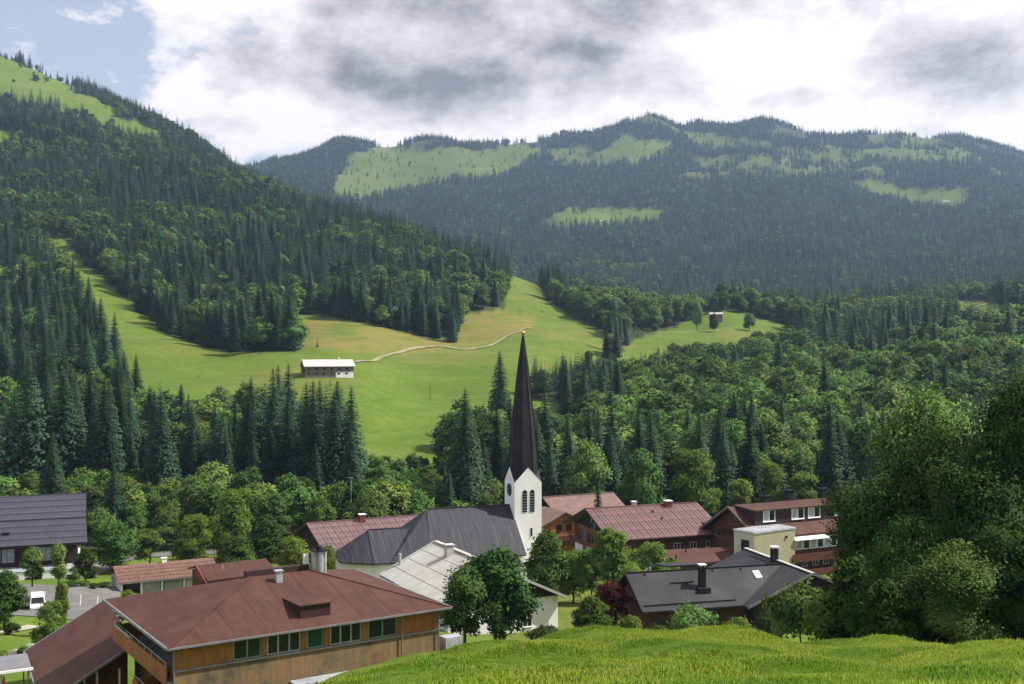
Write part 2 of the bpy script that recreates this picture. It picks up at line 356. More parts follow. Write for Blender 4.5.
def open_ground(u, v, d):
    m = d < 232
    k = np.where(d > 1400, 1.0, .35)
    u = u + k * (7 * wobble(u, v * 2, 9) + 4 * wobble(u + 50, v * 2, 3.3)); v = v + k * (3.2 * wobble(v * 2, u, 8) + 2 * wobble(v * 2, u + 80, 3))
    for poly, a, b in MEADOWS: m |= inside(poly, u, v) & (d > a) & (d < b)
    return m

_fk = np.random.default_rng(11).uniform(-1, 1, (10, 3))
def fnoise(X, Y, k):
    s_ = np.zeros(len(X))
    for kx, ky, ph in _fk: s_ += np.sin(X * kx * k + Y * ky * k + ph * 9)
    return s_
def alpine(X, Y, u, v):
    """high pasture with scattered trees under the far crest"""
    n = fnoise(X, Y, .02)
    return ((Y > 2900) & (v < 178) & (u > 740) & (Y < 4300) & (n < 1.7)) | ((Y > 3300) & (v < 178) & (u > 380) & (u <= 740) & (Y < 4250) & (n < -.8))
NU, NY = 440, 560
su = np.linspace(-1, 1, NU)
ys = np.concatenate([np.linspace(-14, 5.5, 14), np.exp(np.linspace(math.log(6), math.log(6000), NY - 14))])
YY = np.repeat(ys, NU); XX = np.tile(su, NY) * (10 + .66 * np.clip(YY, 0, None))
ZZ = ground(XX, YY)
ii = np.arange(NU - 1)[None] + (np.arange(NY - 1) * NU)[:, None]
QQ = np.stack([ii, ii + 1, ii + NU + 1, ii + NU], -1).reshape(-1, 4)
gm = bpy.data.materials.new('hillside'); gm.use_nodes = True; q = NT(gm.node_tree); b = gm.node_tree.nodes['Principled BSDF']
geo = q.node('ShaderNodeNewGeometry').outputs['Position']
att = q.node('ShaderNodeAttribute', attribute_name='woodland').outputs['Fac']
g1 = q.mix(q.maprange(q.noise(geo, .035, 6, .6), .35, .65), (.070, .122, .014), (.096, .136, .018))
g1 = q.mix(q.maprange(q.noise(geo, .011, 5, .6), .48, .66), g1, (.128, .130, .030))
g1 = q.mix(q.math('MULTIPLY', q.maprange(q.noise(geo, .35, 8, .72), .40, .66), .7), g1, (.048, .092, .010))
dry = q.node('ShaderNodeAttribute', attribute_name='dry_grass').outputs['Fac']
g1 = q.mix(q.math('MULTIPLY', dry, q.maprange(q.noise(geo, .06, 6, .65), .30, .55)), g1, (.150, .130, .036))
terr = q.noise(q.vec('MULTIPLY', geo, (.012, .012, .55)), 1.0, 4, .6, .3)
g1 = q.mix(q.math('MULTIPLY', q.maprange(q.noise(geo, .13, 8, .75), .46, .62), .45), g1, (.125, .145, .026))
g1 = q.mix(q.math('MULTIPLY', q.maprange(terr, .48, .60), .5), g1, (.062, .100, .012))
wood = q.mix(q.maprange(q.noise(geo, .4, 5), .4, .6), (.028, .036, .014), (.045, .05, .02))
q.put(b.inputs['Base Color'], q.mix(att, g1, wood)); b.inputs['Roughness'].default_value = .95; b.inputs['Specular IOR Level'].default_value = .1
bn = q.node('ShaderNodeBump'); bn.inputs['Strength'].default_value = .6; bn.inputs['Distance'].default_value = .12; q.put(bn.inputs['Height'], q.noise(geo, 1.6, 8, .65)); q.l.new(bn.outputs[0], b.inputs['Normal'])
MATS['hillside'] = gm
tme = mesh_np('terrain', np.stack([XX, YY, ZZ], -1), QQ, 'hillside', True)
dd = np.clip(YY, 6, None); uu = 512 + F * XX / dd; vv = VH - F * ZZ / dd
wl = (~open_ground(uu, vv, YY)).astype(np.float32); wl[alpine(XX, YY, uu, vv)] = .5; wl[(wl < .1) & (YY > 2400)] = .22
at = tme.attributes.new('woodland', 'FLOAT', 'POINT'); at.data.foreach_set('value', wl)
dr = inside([(296, 316), (345, 316), (400, 330), (456, 343), (430, 352), (380, 356), (330, 350), (296, 348)], uu, vv) & (YY > 450) & (YY < 900)
dr |= inside([(455, 345), (462, 312), (500, 309), (540, 318), (530, 330), (480, 345)], uu, vv) & (YY > 500) & (YY < 950)
at = tme.attributes.new('dry_grass', 'FLOAT', 'POINT'); at.data.foreach_set('value', dr.astype(np.float32))
terrain = tag(link('terrain', tme), 'green grass hillside, valley floor and wooded mountain slopes', None, kind='structure')
# ------------------------------------------------------------------ tree meshes
def rot_frames(n, rng):
    """random orthonormal frames (n,3,3)"""
    a = rng.normal(size=(n, 3)); a /= np.linalg.norm(a, axis=1, keepdims=True); return a
def leaf_quads(P, N, size, rng, aspect=1.6):
    """one folded-diamond leaf per point: P (n,3) centre, N (n,3) facing, size (n,)"""
    n = len(P); r = rot_frames(n, rng); tvec = np.cross(N, r); tvec /= np.linalg.norm(tvec, axis=1, keepdims=True) + 1e-9
    bvec = np.cross(N, tvec); s = size[:, None]
    V = np.stack([P + tvec * s * aspect * .5, P + bvec * s * .42 + N * s * .06, P - tvec * s * aspect * .5, P - bvec * s * .42 - N * s * .06], 1).reshape(-1, 3)
    Q = np.arange(4 * n).reshape(n, 4); return V, Q
def bend_normals(me, N):
    N = N / (np.linalg.norm(N, axis=1, keepdims=True) + 1e-9)
    me.polygons.foreach_set('use_smooth', np.full(len(me.polygons), True)); me.normals_split_custom_set_from_vertices(N.astype(float).tolist())
def tubes(segs, n=6):
    """segs: list of (p0, p1, r0, r1)"""
    m = MB()
    for p0, p1, r0, r1 in segs:
        p0 = np.array(p0); p1 = np.array(p1); d = p1 - p0; L = np.linalg.norm(d); d = d / (L + 1e-9)
        x = np.cross(d, [0.31, .83, .2]); x /= np.linalg.norm(x); y = np.cross(d, x); vs = []
        for p, r in ((p0, r0), (p1, r1)):
            for i in range(n): a = 2 * math.pi * i / n; vs.append(p + (x * math.cos(a) + y * math.sin(a)) * r)
        m.add(vs, [(i, (i + 1) % n, (i + 1) % n + n, i + n) for i in range(n)])
    return m
def make_broadleaf(seed, Ht, rad, base, nclump, per, lsize, mat, lobes=9, multi=1, bark='bark', tall=1.0, lr0=.30, lr1=.48):
    rng = np.random.default_rng(seed)
    cz = (Ht + base) / 2; hz = (Ht - base) / 2
    L = [(0, 0, cz + hz * .25, rad * .62, hz * .70)]
    for i in range(lobes):
        a = rng.uniform(0, 6.28); zf = rng.uniform(-.75, .62); rr = rad * math.sqrt(max(.05, 1 - (zf * .95) ** 2)) * rng.uniform(.46, .78)
        lr = rad * rng.uniform(lr0, lr1)
        L.append((rr * math.cos(a), rr * math.sin(a), cz + zf * hz, lr, min(lr * rng.uniform(.75, 1.1) * tall, hz * .6)))
    L = np.array(L); area = L[:, 3] * (L[:, 3] + L[:, 4]); area /= area.sum()
    li = rng.choice(len(L), nclump, p=area)
    dv = rot_frames(nclump, rng); dv[:, 2] = np.where(rng.random(nclump) < .62, np.abs(dv[:, 2]), dv[:, 2])
    rf = rng.uniform(.55, 1.06, nclump) ** .6
    C = L[li, :3] + dv * np.stack([L[li, 3], L[li, 3], L[li, 4]], 1) * rf[:, None]
    out = C - np.array([0, 0, cz - hz * .3]); out /= np.linalg.norm(out, axis=1, keepdims=True)
    csz = rad * rng.uniform(.07, .15, nclump)
    P = np.repeat(C, per, 0) + rng.normal(size=(nclump * per, 3)) * np.repeat(csz, per)[:, None] * np.array([1, 1, .62])
    Nn = np.repeat(out * .55 + dv * .35, per, 0) + rng.normal(size=(nclump * per, 3)) * .55 + np.array([0, 0, .35])
    Nn /= np.linalg.norm(Nn, axis=1, keepdims=True)
    soft = np.repeat(dv * .75 + out * .55 + np.array([0, 0, .18]), per, 0); soft /= np.linalg.norm(soft, axis=1, keepdims=True)
    Nn *= np.where((Nn * soft).sum(1, keepdims=True) < 0, -1, 1)
    V, Q = leaf_quads(P, Nn, lsize * rng.uniform(.7, 1.35, len(P)), rng)
    crown = mesh_np('crown', V, Q, mat); bend_normals(crown, np.repeat(soft + Nn * .42, 4, 0))
    segs = []
    for s in range(multi):
        a0 = 6.28 * s / multi + .4; off = 0 if multi == 1 else rad * .10
        tr = Ht * .020 / (1 if multi == 1 else 1.6); bx, by = off * math.cos(a0), off * math.sin(a0)
        top = np.array([bx * 2.4, by * 2.4, Ht * .80]); p = np.array([bx, by, -.6]); k = 6; prev = p; pr = tr * 1.25
        for i in range(1, k + 1):
            f = i / k; nx = p + (top - p) * f + np.array([rng.normal() * .02 * Ht, rng.normal() * .02 * Ht, 0]) * (f * (1 - f) * 3)
            nr = tr * (1 - .8 * f) + .02; segs.append((prev, nx, pr, nr)); prev = nx; pr = nr
        for l in L[1:] if multi == 1 else L[1 + s::multi]:
            st = p + (top - p) * np.clip((l[2] - base) / Ht * .75 + .16, .18, .8); e = l[:3]; mid = (st + e) / 2 + np.array([0, 0, -.06 * Ht * .5])
            segs.append((st, mid, tr * .42, tr * .26)); segs.append((mid, e, tr * .26, tr * .08))
            for j in range(2):
                e2 = e + rot_frames(1, rng)[0] * l[3] * .8; segs.append((mid, e2, tr * .15, tr * .04))
    tm = tubes(segs, 6); trunk = mesh('trunk', tm.v, tm.f, bark, True)
    return trunk, crown
def make_spruce(seed, Ht, rad, levels, nb, segn, bare=.06, ragged=.25):
    rng = np.random.default_rng(seed); V = []; T = []
    for i in range(levels):
        f = (i + rng.uniform(-.4, .4)) / levels; f = min(max(f, 0), .992); f = 1 - (1 - f) ** 1.3
        z = Ht * (bare + (1 - bare) * f)
        r = rad * (1 - f) ** .78 * min(1, .55 + f * 6) + .22
        k = max(4, int(nb * (.55 + .45 * (1 - f))))
        a0 = rng.uniform(0, 6.28)
        for j in range(k):
            if rng.random() < ragged * .35: continue
            a = a0 + 6.28 * j / k + rng.uniform(-.25, .25); ln = r * rng.uniform(1 - ragged, 1.12)
            dx, dy = math.cos(a), math.sin(a); wd_ = ln * rng.uniform(.24, .36) + .14; dr = rng.uniform(.30, .62) * ln * (1 - .3 * f)
            n0 = len(V); ss = segn
            for q_ in range(ss + 1):
                g = q_ / ss; zz = z - dr * (g ** 1.1) + .10 * ln * max(0, g - .7) * 2
                V.append((dx * ln * g, dy * ln * g, zz + .04 * ln))
            for q_ in range(ss):
                g = (q_ + .75) / ss; w_ = wd_ * (1.05 - .75 * g) * rng.uniform(.7, 1.3); zz = z - dr * (g ** 1.1) - w_ * rng.uniform(.35, .8)
                for sgn in (-1, 1):
                    V.append((dx * ln * g - dy * sgn * w_, dy * ln * g + dx * sgn * w_, zz)); T.append((n0 + q_, n0 + q_ + 1, len(V) - 1) if sgn < 0 else (n0 + q_ + 1, n0 + q_, len(V) - 1))
    n0 = len(V)
    for a in range(4): V.append((.10 * math.cos(a * 1.57), .10 * math.sin(a * 1.57), Ht * .955))
    V.append((0, 0, Ht * 1.015))
    for a in range(4): T.append((n0 + a, n0 + (a + 1) % 4, n0 + 4))
    V = np.array(V); T = np.array(T)
    ax = np.concatenate([V[:, :2], np.zeros((len(V), 1))], 1); ax /= np.linalg.norm(ax, axis=1, keepdims=True) + 1e-6
    soft = ax * .85 + np.array([0, 0, .42]) + rng.normal(size=V.shape) * .22
    gn = np.cross(V[T[:, 1]] - V[T[:, 0]], V[T[:, 2]] - V[T[:, 0]]); fl = (gn * soft[T].mean(1)).sum(1) < 0; T[fl] = T[fl][:, ::-1]
    crown = mesh_np('crown', V, T, 'spruce_needles'); bend_normals(crown, soft)
    tm = MB().ring([(0, 0, -1.0, Ht * .0135), (0, 0, Ht * .3, Ht * .010), (0, 0, Ht * .7, Ht * .005), (0, 0, Ht * .97, .02)], 6)
    return mesh('trunk', tm.v, tm.f, 'bark', True), crown
SPRUCE = [make_spruce(100 + i, 30, (4.9, 4.2, 5.4, 4.5, 5.0)[i], 62, 12, 4, (.05, .10, .03, .13, .08)[i], (.2, .28, .18, .34, .25)[i]) for i in range(5)]
BROAD = [make_broadleaf(200 + i, 16, (5.2, 4.4, 5.8, 4.8)[i], (2.2, 2.6, 1.8, 2.0)[i], 640, 17, .42, 'broad_leaves', (15, 13, 17, 16)[i], tall=(1, 1.25, .9, 1.1)[i], lr0=.22, lr1=.42) for i in range(4)]
LIGHT = [make_broadleaf(230 + i, 10, (3.4, 2.6)[i], (1.4, 1.6)[i], 520, 16, .26, 'light_leaves', 9, tall=(1, 1.3)[i]) for i in range(2)]
DARKT = [make_broadleaf(240 + i, 10, (3.4, 2.9)[i], (1.3, .8)[i], 760, 18, .27, ('clump_leaves', 'dark_leaves')[i], 18, multi=(3, 1)[i], lr0=.2, lr1=.4) for i in range(2)]
BIGT = [make_broadleaf(250 + i, 19, (7.4, 6.4, 6.6)[i], (.8, .8, .5)[i], 2200, 30, .25, ('clump_leaves', 'broad_leaves', 'clump_leaves')[i], (34, 30, 32)[i], tall=(.8, .9, .95)[i], lr0=.17, lr1=.38) for i in range(3)]
REDT = [make_broadleaf(260, 7, 2.8, .6, 420, 16, .22, 'red_leaves', 8)]
SHRUB = [make_broadleaf(270 + i, 3, 1.7, .05, 300, 16, .16, ('broad_leaves', 'light_leaves', 'dark_leaves')[i], 6) for i in range(3)]
def low_proto(name, pair, col):
    o = bpy.data.objects.new(name, pair); col.objects.link(o)
FARS = bpy.data.collections.new('far_spruce_kinds'); FARB = bpy.data.collections.new('far_broadleaf_kinds')
for i in range(5): low_proto('spruce_form', make_spruce(300 + i, 26, (4.5, 3.9, 5.0, 4.1, 4.5)[i], 22, 9, 2, .05, .22)[1], FARS)
for i in range(4): low_proto('broadleaf_form', make_broadleaf(320 + i, 15, (4.3, 3.8, 4.6, 4.0)[i], .6, 230, 7, .80, 'broad_leaves', 11, tall=1.25, lr0=.26, lr1=.46)[1], FARB)
def broad_h(v): return {id(x): 16 for x in BROAD}.get(id(v))

def tree(name, label, cat, group, pair, X, Y, Z, s, sw, rz):
    o = thing(name, label, cat, (X, Y, Z), rz, group, (s * sw, s * sw, s))
    link('trunk', pair[0], o); link('crown', pair[1], o); return o

# ---- hand-placed trees of the village and the foreground: (kind list, height of mesh, u, top row, distance, width factor, name, label)
OCC = []    # what already stands in front: (u0,u1,v0,v1,d) for choosing which forest trees show
def plant(pairs, k, Hm, u, vtop, d, wpx, name, label, cat='tree', group=None, rad=None, sink=0.0):
    g = drop(u, d); ztop = (VH - vtop) / F * d; h = max(.8, ztop - g.z); s = h / Hm; pr = pairs[k % len(pairs)]
    xs = max(abs(v.co.x) for v in pr[1].vertices) if rad is None else rad
    sw = (wpx / F * d) / (2 * xs * s) * (1.35 if pairs is SPRUCE else 1.0 if d > 300 else 1.22) if wpx else 1.0
    OCC.append((u - wpx * .4, u + wpx * .4, vtop + 4, VH - F * g.z / d, d))
    return tree(name, label, cat, group, pr, g.x, d, g.z, s, sw, random.uniform(0, 6.28))
D_ = 'dark green'
plant(BIGT, 1, 19, 925, 386, 104, 130, 'broadleaf_tree', 'tall olive green tree rising behind the dense clump at the meadow edge')
plant(BIGT, 0, 19, 948, 418, 84, 165, 'broadleaf_tree', 'broad dense green tree in the middle of the clump behind the grass')
plant(BIGT, 2, 19, 880, 474, 86, 110, 'broadleaf_tree', 'lower dark tree hanging over the balconies of the brown hotel')
plant(BIGT, 2, 19, 1026, 366, 76, 120, 'broadleaf_tree', 'tallest dark tree cut off by the right edge of the picture')
plant(BIGT, 0, 19, 1085, 400, 88, 120, 'broadleaf_tree', 'dark tree just past the right edge beside the tallest one')
plant(BIGT, 2, 19, 990, 455, 74, 125, 'broadleaf_tree', 'dark bushy tree in front of the clump, under the tallest one')
plant(BIGT, 0, 19, 912, 512, 74, 105, 'broadleaf_tree', 'dark shaded tree at the front of the clump above the grass crest')
plant(DARKT, 1, 10, 856, 556, 80, 70, 'broadleaf_tree', 'small dark tree at the left foot of the clump beside the grey roof')
plant(BIGT, 1, 19, 960, 540, 70, 110, 'broadleaf_tree', 'low shaded tree filling the foot of the clump')
plant(BIGT, 2, 19, 1020, 520, 70, 100, 'broadleaf_tree', 'low shaded tree at the right end of the clump foot')
plant(DARKT, 1, 10, 888, 580, 70, 60, 'broadleaf_tree', 'low dark tree closing the foot of the clump at the grass crest')
plant(DARKT, 0, 10, 500, 546, 122, 74, 'broadleaf_tree', 'leafy green tree on several stems in front of the pale metal roof')
plant(DARKT, 0, 10, 463, 563, 119, 54, 'broadleaf_tree', 'darker smaller tree beside the corner of the wooden building')
plant(DARKT, 1, 10, 547, 530, 168, 44, 'broadleaf_tree', 'dark green tree at the foot of the church tower')
plant(LIGHT, 0, 10, 573, 549, 174, 44, 'broadleaf_tree', 'rounded light green tree left of the purple leaved one')
plant(DARKT, 1, 10, 591, 596, 132, 38, 'broadleaf_tree', 'low dark bushy tree beside the white gable wall')
plant(LIGHT, 1, 10, 607, 526, 172, 40, 'broadleaf_tree', 'feathery pale green tree in front of the chalet balconies')
plant(LIGHT, 0, 10, 648, 540, 166, 46, 'broadleaf_tree', 'light green tree in front of the ribbed red roof')
plant(REDT, 0, 7, 612, 580, 142, 36, 'broadleaf_tree', 'dark red purple leaved tree beside the dark grey roof')
plant(LIGHT, 0, 10, 552, 560, 176, 34, 'broadleaf_tree', 'rounded green tree between the tower foot and the light green one')
plant(BROAD, 1, 16, 592, 548, 180, 26, 'broadleaf_tree', 'slim green tree before the orange cross gable')
plant(LIGHT, 0, 10, 627, 548, 184, 32, 'broadleaf_tree', 'green tree beside the white ground floor of the red roofed chalet')
plant(LIGHT, 1, 10, 672, 556, 172, 22, 'broadleaf_tree', 'small green tree in front of the low red brown extension')
plant(DARKT, 1, 10, 268, 520, 205, 40, 'broadleaf_tree', 'dark green tree right of the tall light green one')
plant(LIGHT, 1, 10, 150, 528, 212, 34, 'broadleaf_tree', 'light green tree behind the left end of the garage row')
plant(LIGHT, 0, 10, 74, 566, 182, 18, 'broadleaf_tree', 'small tree against the white ramp wall')
plant(LIGHT, 1, 10, 630, 560, 150, 26, 'broadleaf_tree', 'slim pale tree between the purple leaved tree and the red roof')
plant(DARKT, 1, 10, 5, 570, 132, 40, 'broadleaf_tree', 'dark leaved tree on a bare stem at the left edge by the lawn')
plant(LIGHT, 0, 10, 47, 600, 119, 34, 'broadleaf_tree', 'bright variegated young tree on the lawn by the van')
plant(LIGHT, 1, 10, 60, 580, 128, 16, 'broadleaf_tree', 'small green tree behind the bright variegated one')
plant(BROAD, 1, 16, 32, 547, 172, 23, 'broadleaf_tree', 'slim young tree nearest the left edge before the white house wall')
plant(BROAD, 1, 16, 58, 543, 172, 20, 'broadleaf_tree', 'slim young tree in the middle of the white house wall')
plant(BROAD, 1, 16, 85, 549, 175, 22, 'broadleaf_tree', 'young tree at the right corner of the blue grey roofed house')
plant(DARKT, 1, 10, 236, 536, 188, 42, 'broadleaf_tree', 'round dark green tree behind the small brown roof')
plant(LIGHT, 0, 10, 190, 513, 205, 42, 'broadleaf_tree', 'pale green tree behind the garage row')
plant(LIGHT, 0, 10, 232, 487, 222, 50, 'broadleaf_tree', 'tall light green tree above the round dark one')
plant(BROAD, 2, 16, 115, 520, 205, 46, 'broadleaf_tree', 'green tree beside the road behind the blue grey roofed house')
plant(LIGHT, 0, 10, 296, 536, 180, 44, 'broadleaf_tree', 'yellow green tree behind the corrugated flues')
plant(LIGHT, 0, 10, 327, 545, 178, 30, 'broadleaf_tree', 'small yellow green tree left of the ribbed pink roof')
plant(LIGHT, 0, 10, 697, 446, 252, 58, 'broadleaf_tree', 'large light green tree behind the ribbed red roof')
plant(LIGHT, 0, 10, 772, 461, 268, 44, 'broadleaf_tree', 'yellow green tree behind the hotel chimneys')
plant(LIGHT, 1, 10, 802, 470, 262, 34, 'broadleaf_tree', 'pale tree at the edge of the small field behind the hotel')
plant(LIGHT, 1, 10, 742, 478, 250, 30, 'broadleaf_tree', 'small pale tree just left of the hotel chimneys')
plant(BROAD, 0, 16, 640, 448, 250, 52, 'broadleaf_tree', 'rounded green tree behind the brown tiled chalet')
plant(BROAD, 2, 16, 588, 440, 262, 54, 'broadleaf_tree', 'green tree to the right of the church spire base')
plant(BROAD, 0, 16, 735, 420, 300, 50, 'broadleaf_tree', 'tall green tree behind the large light green one')
for i, (u, vt, d, wp, lab) in enumerate(((690, 605, 122, 44, 'round green bush in front of the dark grey roof eave'), (738, 618, 118, 34, 'small bush at the corner of the dark grey roof'),
        (770, 606, 116, 40, 'bush under the right eave of the dark grey roof'), (800, 584, 112, 52, 'tall bush against the gable of the dark grey roof'), (830, 592, 104, 54, 'dark bush between the grey roof and the tree clump'),
        (655, 624, 118, 34, 'low bush before the red brown wall at the grass crest'), (545, 626, 122, 30, 'low bush at the foot of the white gable wall'), (632, 616, 124, 22, 'pale shrub at the end of the red brown wall'))):
    plant(SHRUB, i, 3, u, vt, d, wp, 'bush', lab, 'bush')
plant(SPRUCE, 0, 30, 598, 474, 211, 16, 'spruce_tree', 'small dark spruce standing between the two chalet roofs', 'tree')
plant(SPRUCE, 2, 30, 500, 350, 470, 22, 'spruce_tree', 'lone dark spruce in the meadow left of the spire tip', 'tree')
plant(SPRUCE, 2, 30, 465, 388, 262, 46, 'spruce_tree', 'tall spruce standing alone just left of the church spire', 'tree')
plant(SPRUCE, 0, 30, 545, 392, 300, 34, 'spruce_tree', 'spruce close behind the right side of the church spire', 'tree')
plant(SPRUCE, 1, 30, 838, 418, 300, 30, 'spruce_tree', 'dark spruce at the edge of the small field behind the hotel', 'tree')
plant(BROAD, 0, 16, 25, 66, 2150, 10, 'broadleaf_tree', 'left of two dark trees on the grassy hilltop', 'tree')
plant(BROAD, 3, 16, 36, 75, 2050, 10, 'broadleaf_tree', 'right of two dark trees on the grassy hilltop', 'tree')
plant(BROAD, 2, 16, 61, 77, 2230, 9, 'broadleaf_tree', 'small tree on the skyline of the grassy hilltop', 'tree')
plant(BROAD, 2, 16, 119, 108, 2080, 14, 'broadleaf_tree', 'bushy tree below the wooded crest on the grassy hilltop', 'tree')
plant(BROAD, 0, 16, 697, 300, 850, 16, 'broadleaf_tree', 'round tree left of the far hut', 'tree')
plant(BROAD, 3, 16, 714, 313, 790, 12, 'broadleaf_tree', 'small tree in front of the far hut', 'tree')
plant(BROAD, 2, 16, 749, 313, 810, 17, 'broadleaf_tree', 'round tree standing alone right of the far hut', 'tree')

# ---- forests: candidate positions on a jittered grid
def band(d0, d1, step):
    n = int((d1 - d0) / step); xs = []; yy = []
    for i in range(n):
        y = d0 + (i + .5) * step; hw = .66 * y
        k = int(2 * hw / step); x = (np.arange(k) + .5) * step - hw
        xs.append(x + RNG.uniform(-.48, .48, k) * step); yy.append(y + RNG.uniform(-.48, .48, k) * step)
    return np.concatenate(xs), np.concatenate(yy)
bands = [band(232, 420, 6.8), band(420, 800, 6.9), band(800, 1600, 8.0), band(1600, 2600, 9.6), band(2600, 4750, 11.5)]
TX = np.concatenate([b_[0] for b_ in bands]); TY = np.concatenate([b_[1] for b_ in bands])
TU = 512 + F * TX / TY
k_ = (TU > -110) & (TU < 1140); TX, TY, TU = TX[k_], TY[k_], TU[k_]
TZ = ground(TX, TY); TV = VH - F * TZ / TY
k_ = ~open_ground(TU, TV, TY); shrubby = ~k_ & (TY > 420) & (RNG.random(len(TX)) < np.where(TY > 2000, .06, .006)); k_ |= shrubby
# thinned woods: alpine pastures near the far crest, valley floor by the village
fn = fnoise(TX, TY, .02)
pn = np.zeros(len(TX))
for kx, ky, ph in _rw.uniform(-1, 1, (10, 3)): pn += np.sin(TX * kx * .045 + TY * ky * .045 + ph * 9)
k_ &= ~(alpine(TX, TY, TU, TV) & (fnoise(TX, TY, .11) < 2.0) & (RNG.random(len(TX)) < .93))
k_ &= ~((TY > 4180) & (fnoise(TX, TY, .045) < -.6))
k_ &= ~((TY > 4600)) & ~((TU > 474) & (TU < 523) & (TY > 425) & (TY < 640))
k_ &= ~((TY < 300) & (TU > 520) & (RNG.random(len(TX)) < .35))
k_ &= ~((TY < 262) & (TU > 480) & (TU < 860))
TX, TY, TU, TZ, TV, fn, pn, shrubby = TX[k_], TY[k_], TU[k_], TZ[k_], TV[k_], fn[k_], pn[k_], shrubby[k_]
# leave out what the ridges in front hide completely
nu = 160; ub = np.linspace(-120, 1150, nu); yr = np.exp(np.linspace(math.log(20), math.log(4700), 260))
gu = np.repeat(ub[None], len(yr), 0); gy = np.repeat(yr[:, None], nu, 1)
gt = (ground(((gu - 512) / F * gy).ravel(), gy.ravel()) / gy.ravel()).reshape(len(yr), nu)
hor = np.maximum.accumulate(gt, 0)
iu = np.clip(((TU + 120) / 1270 * (nu - 1)).round().astype(int), 0, nu - 1); iy = np.clip(np.searchsorted(yr, TY) - 2, 0, len(yr) - 1)
k_ = (TZ + 27) / TY > hor[iy, iu] - .002
TX, TY, TU, TZ, TV, fn, pn, shrubby = TX[k_], TY[k_], TU[k_], TZ[k_], TV[k_], fn[k_], pn[k_], shrubby[k_]
NTREE = len(TX); rnd = RNG.random(NTREE)
# share of broadleaf trees
pb = np.full(NTREE, .10)
sel = (TU < 700) & (TY > 420) & (TY < 2300); pb[sel] = np.clip(.18 + .13 * pn[sel], .04, .70)
sel = (TY < 420) & (TU < 490); pb[sel] = .72
sel = (TY < 282) & (TU < 490); pb[sel] = .85
sel = (TY < 460) & (TU > 540); pb[sel] = np.clip(.72 + .12 * pn[sel], .3, .95)
sel = (TY >= 460) & (TY < 1500) & (TU > 560); pb[sel] = np.clip(.50 + .22 * pn[sel], .06, .95)
sel = (TU > 480) & (TU < 620) & (TY > 430) & (TY < 560); pb[sel] = .06
sel = (TU > 400) & (TU < 620) & (TY > 380) & (TY < 440); pb[sel] = .5
stand = (TY > 278) & (TY < 352) & (TU < 356) & ((TU > 235) | (TU < 130) | (rnd < .40))
pb[stand] = .03
isb = RNG.random(NTREE) < pb
TH = np.where(isb, RNG.uniform(13, 22, NTREE), RNG.triangular(13, 25, 34, NTREE))
TH = np.where((TY < 300) & isb, RNG.uniform(8, 14, NTREE), TH)
vt_ = RNG.triangular(352, 368, 440, NTREE) + np.where((TU > 130) & (TU < 235), 22, 0)
TH = np.where(stand & ~isb, np.clip((TV - vt_) / F * TY, 16, 41), TH)
TH = np.where((TY < 420) & ~stand & ~isb, RNG.uniform(17, 27, NTREE), TH)
TH = np.where(TY > 2600, TH * 1.12, TH)
TH = np.where(shrubby, np.where(TY > 2000, TH * .6, RNG.uniform(2, 5, NTREE)), TH)
for u0, u1, d1, line in ((518, 640, 640, ((518, 352), (560, 348), (612, 350), (640, 356))), (625, 800, 830, ((625, 350), (660, 345), (700, 342), (740, 336), (770, 329), (800, 322))), (290, 360, 470, ((290, 366), (300, 374), (350, 376), (360, 366))),
                         (524, 584, 445, ((524, 406), (584, 412))), (436, 505, 480, ((436, 405), (470, 396), (505, 398))), (180, 246, 440, ((180, 380), (215, 386), (246, 372)))):
    m_ = (TU > u0) & (TU < u1) & (TY < d1); cv = np.interp(TU, [l_[0] for l_ in line], [l_[1] for l_ in line]) + RNG.triangular(-3, 2, 22, NTREE)
    TH = np.where(m_, np.minimum(TH, np.maximum(3.0, (TV - cv) / F * TY)), TH)
cap = (TU > 352) & (TU < 452) & (TY < 400); TH = np.where(cap, np.minimum(TH, np.maximum(5, (TV - RNG.uniform(452, 472, NTREE)) / F * TY)), TH)
TH *= 1 - .35 * (RNG.random(NTREE) ** 4)
# which trees show most: paint them nearest first into a coarse depth picture
S2 = 2; zb = np.zeros((H // S2, W // S2), bool); vis = np.zeros(NTREE)
def paint(u0, u1, v0, v1):
    a, b_, c, d_ = [int(x) // S2 for x in (max(0, u0), min(W, u1), max(0, v0), min(H, v1))]
    if b_ <= a or d_ <= c: return 0
    s_ = zb[c:d_, a:b_]; n_ = s_.size - int(s_.sum()); s_[:] = True; return n_
for o_ in OCC:
    if o_[4] < 300: paint(o_[0], o_[1], o_[2], o_[3])
for r_ in ((0, 88, 495, 620), (115, 215, 560, 684), (25, 450, 575, 684), (303, 530, 512, 640), (505, 542, 480, 600), (542, 850, 500, 684), (200, 300, 568, 684)): paint(*r_)
order = np.argsort(TY)
hor_t = hor[iy[k_], iu[k_]]
for i in order:
    if TY[i] > 1150: break
    hw = TH[i] * (.30 if isb[i] else .10) * F / TY[i]; top = TV[i] - TH[i] * F / TY[i]
    base = min(TV[i], VH - F * hor_t[i])
    if base <= top: continue
    vis[i] = paint(TU[i] - hw, TU[i] + hw, top + (base - top) * (.12 if isb[i] else .25), base)
single = np.zeros(NTREE, bool)
for kind in (False, True):
    c_ = np.where((isb == kind) & (vis > 3))[0]; c_ = c_[np.argsort(-vis[c_])][:285 if kind else 275]; single[c_] = True
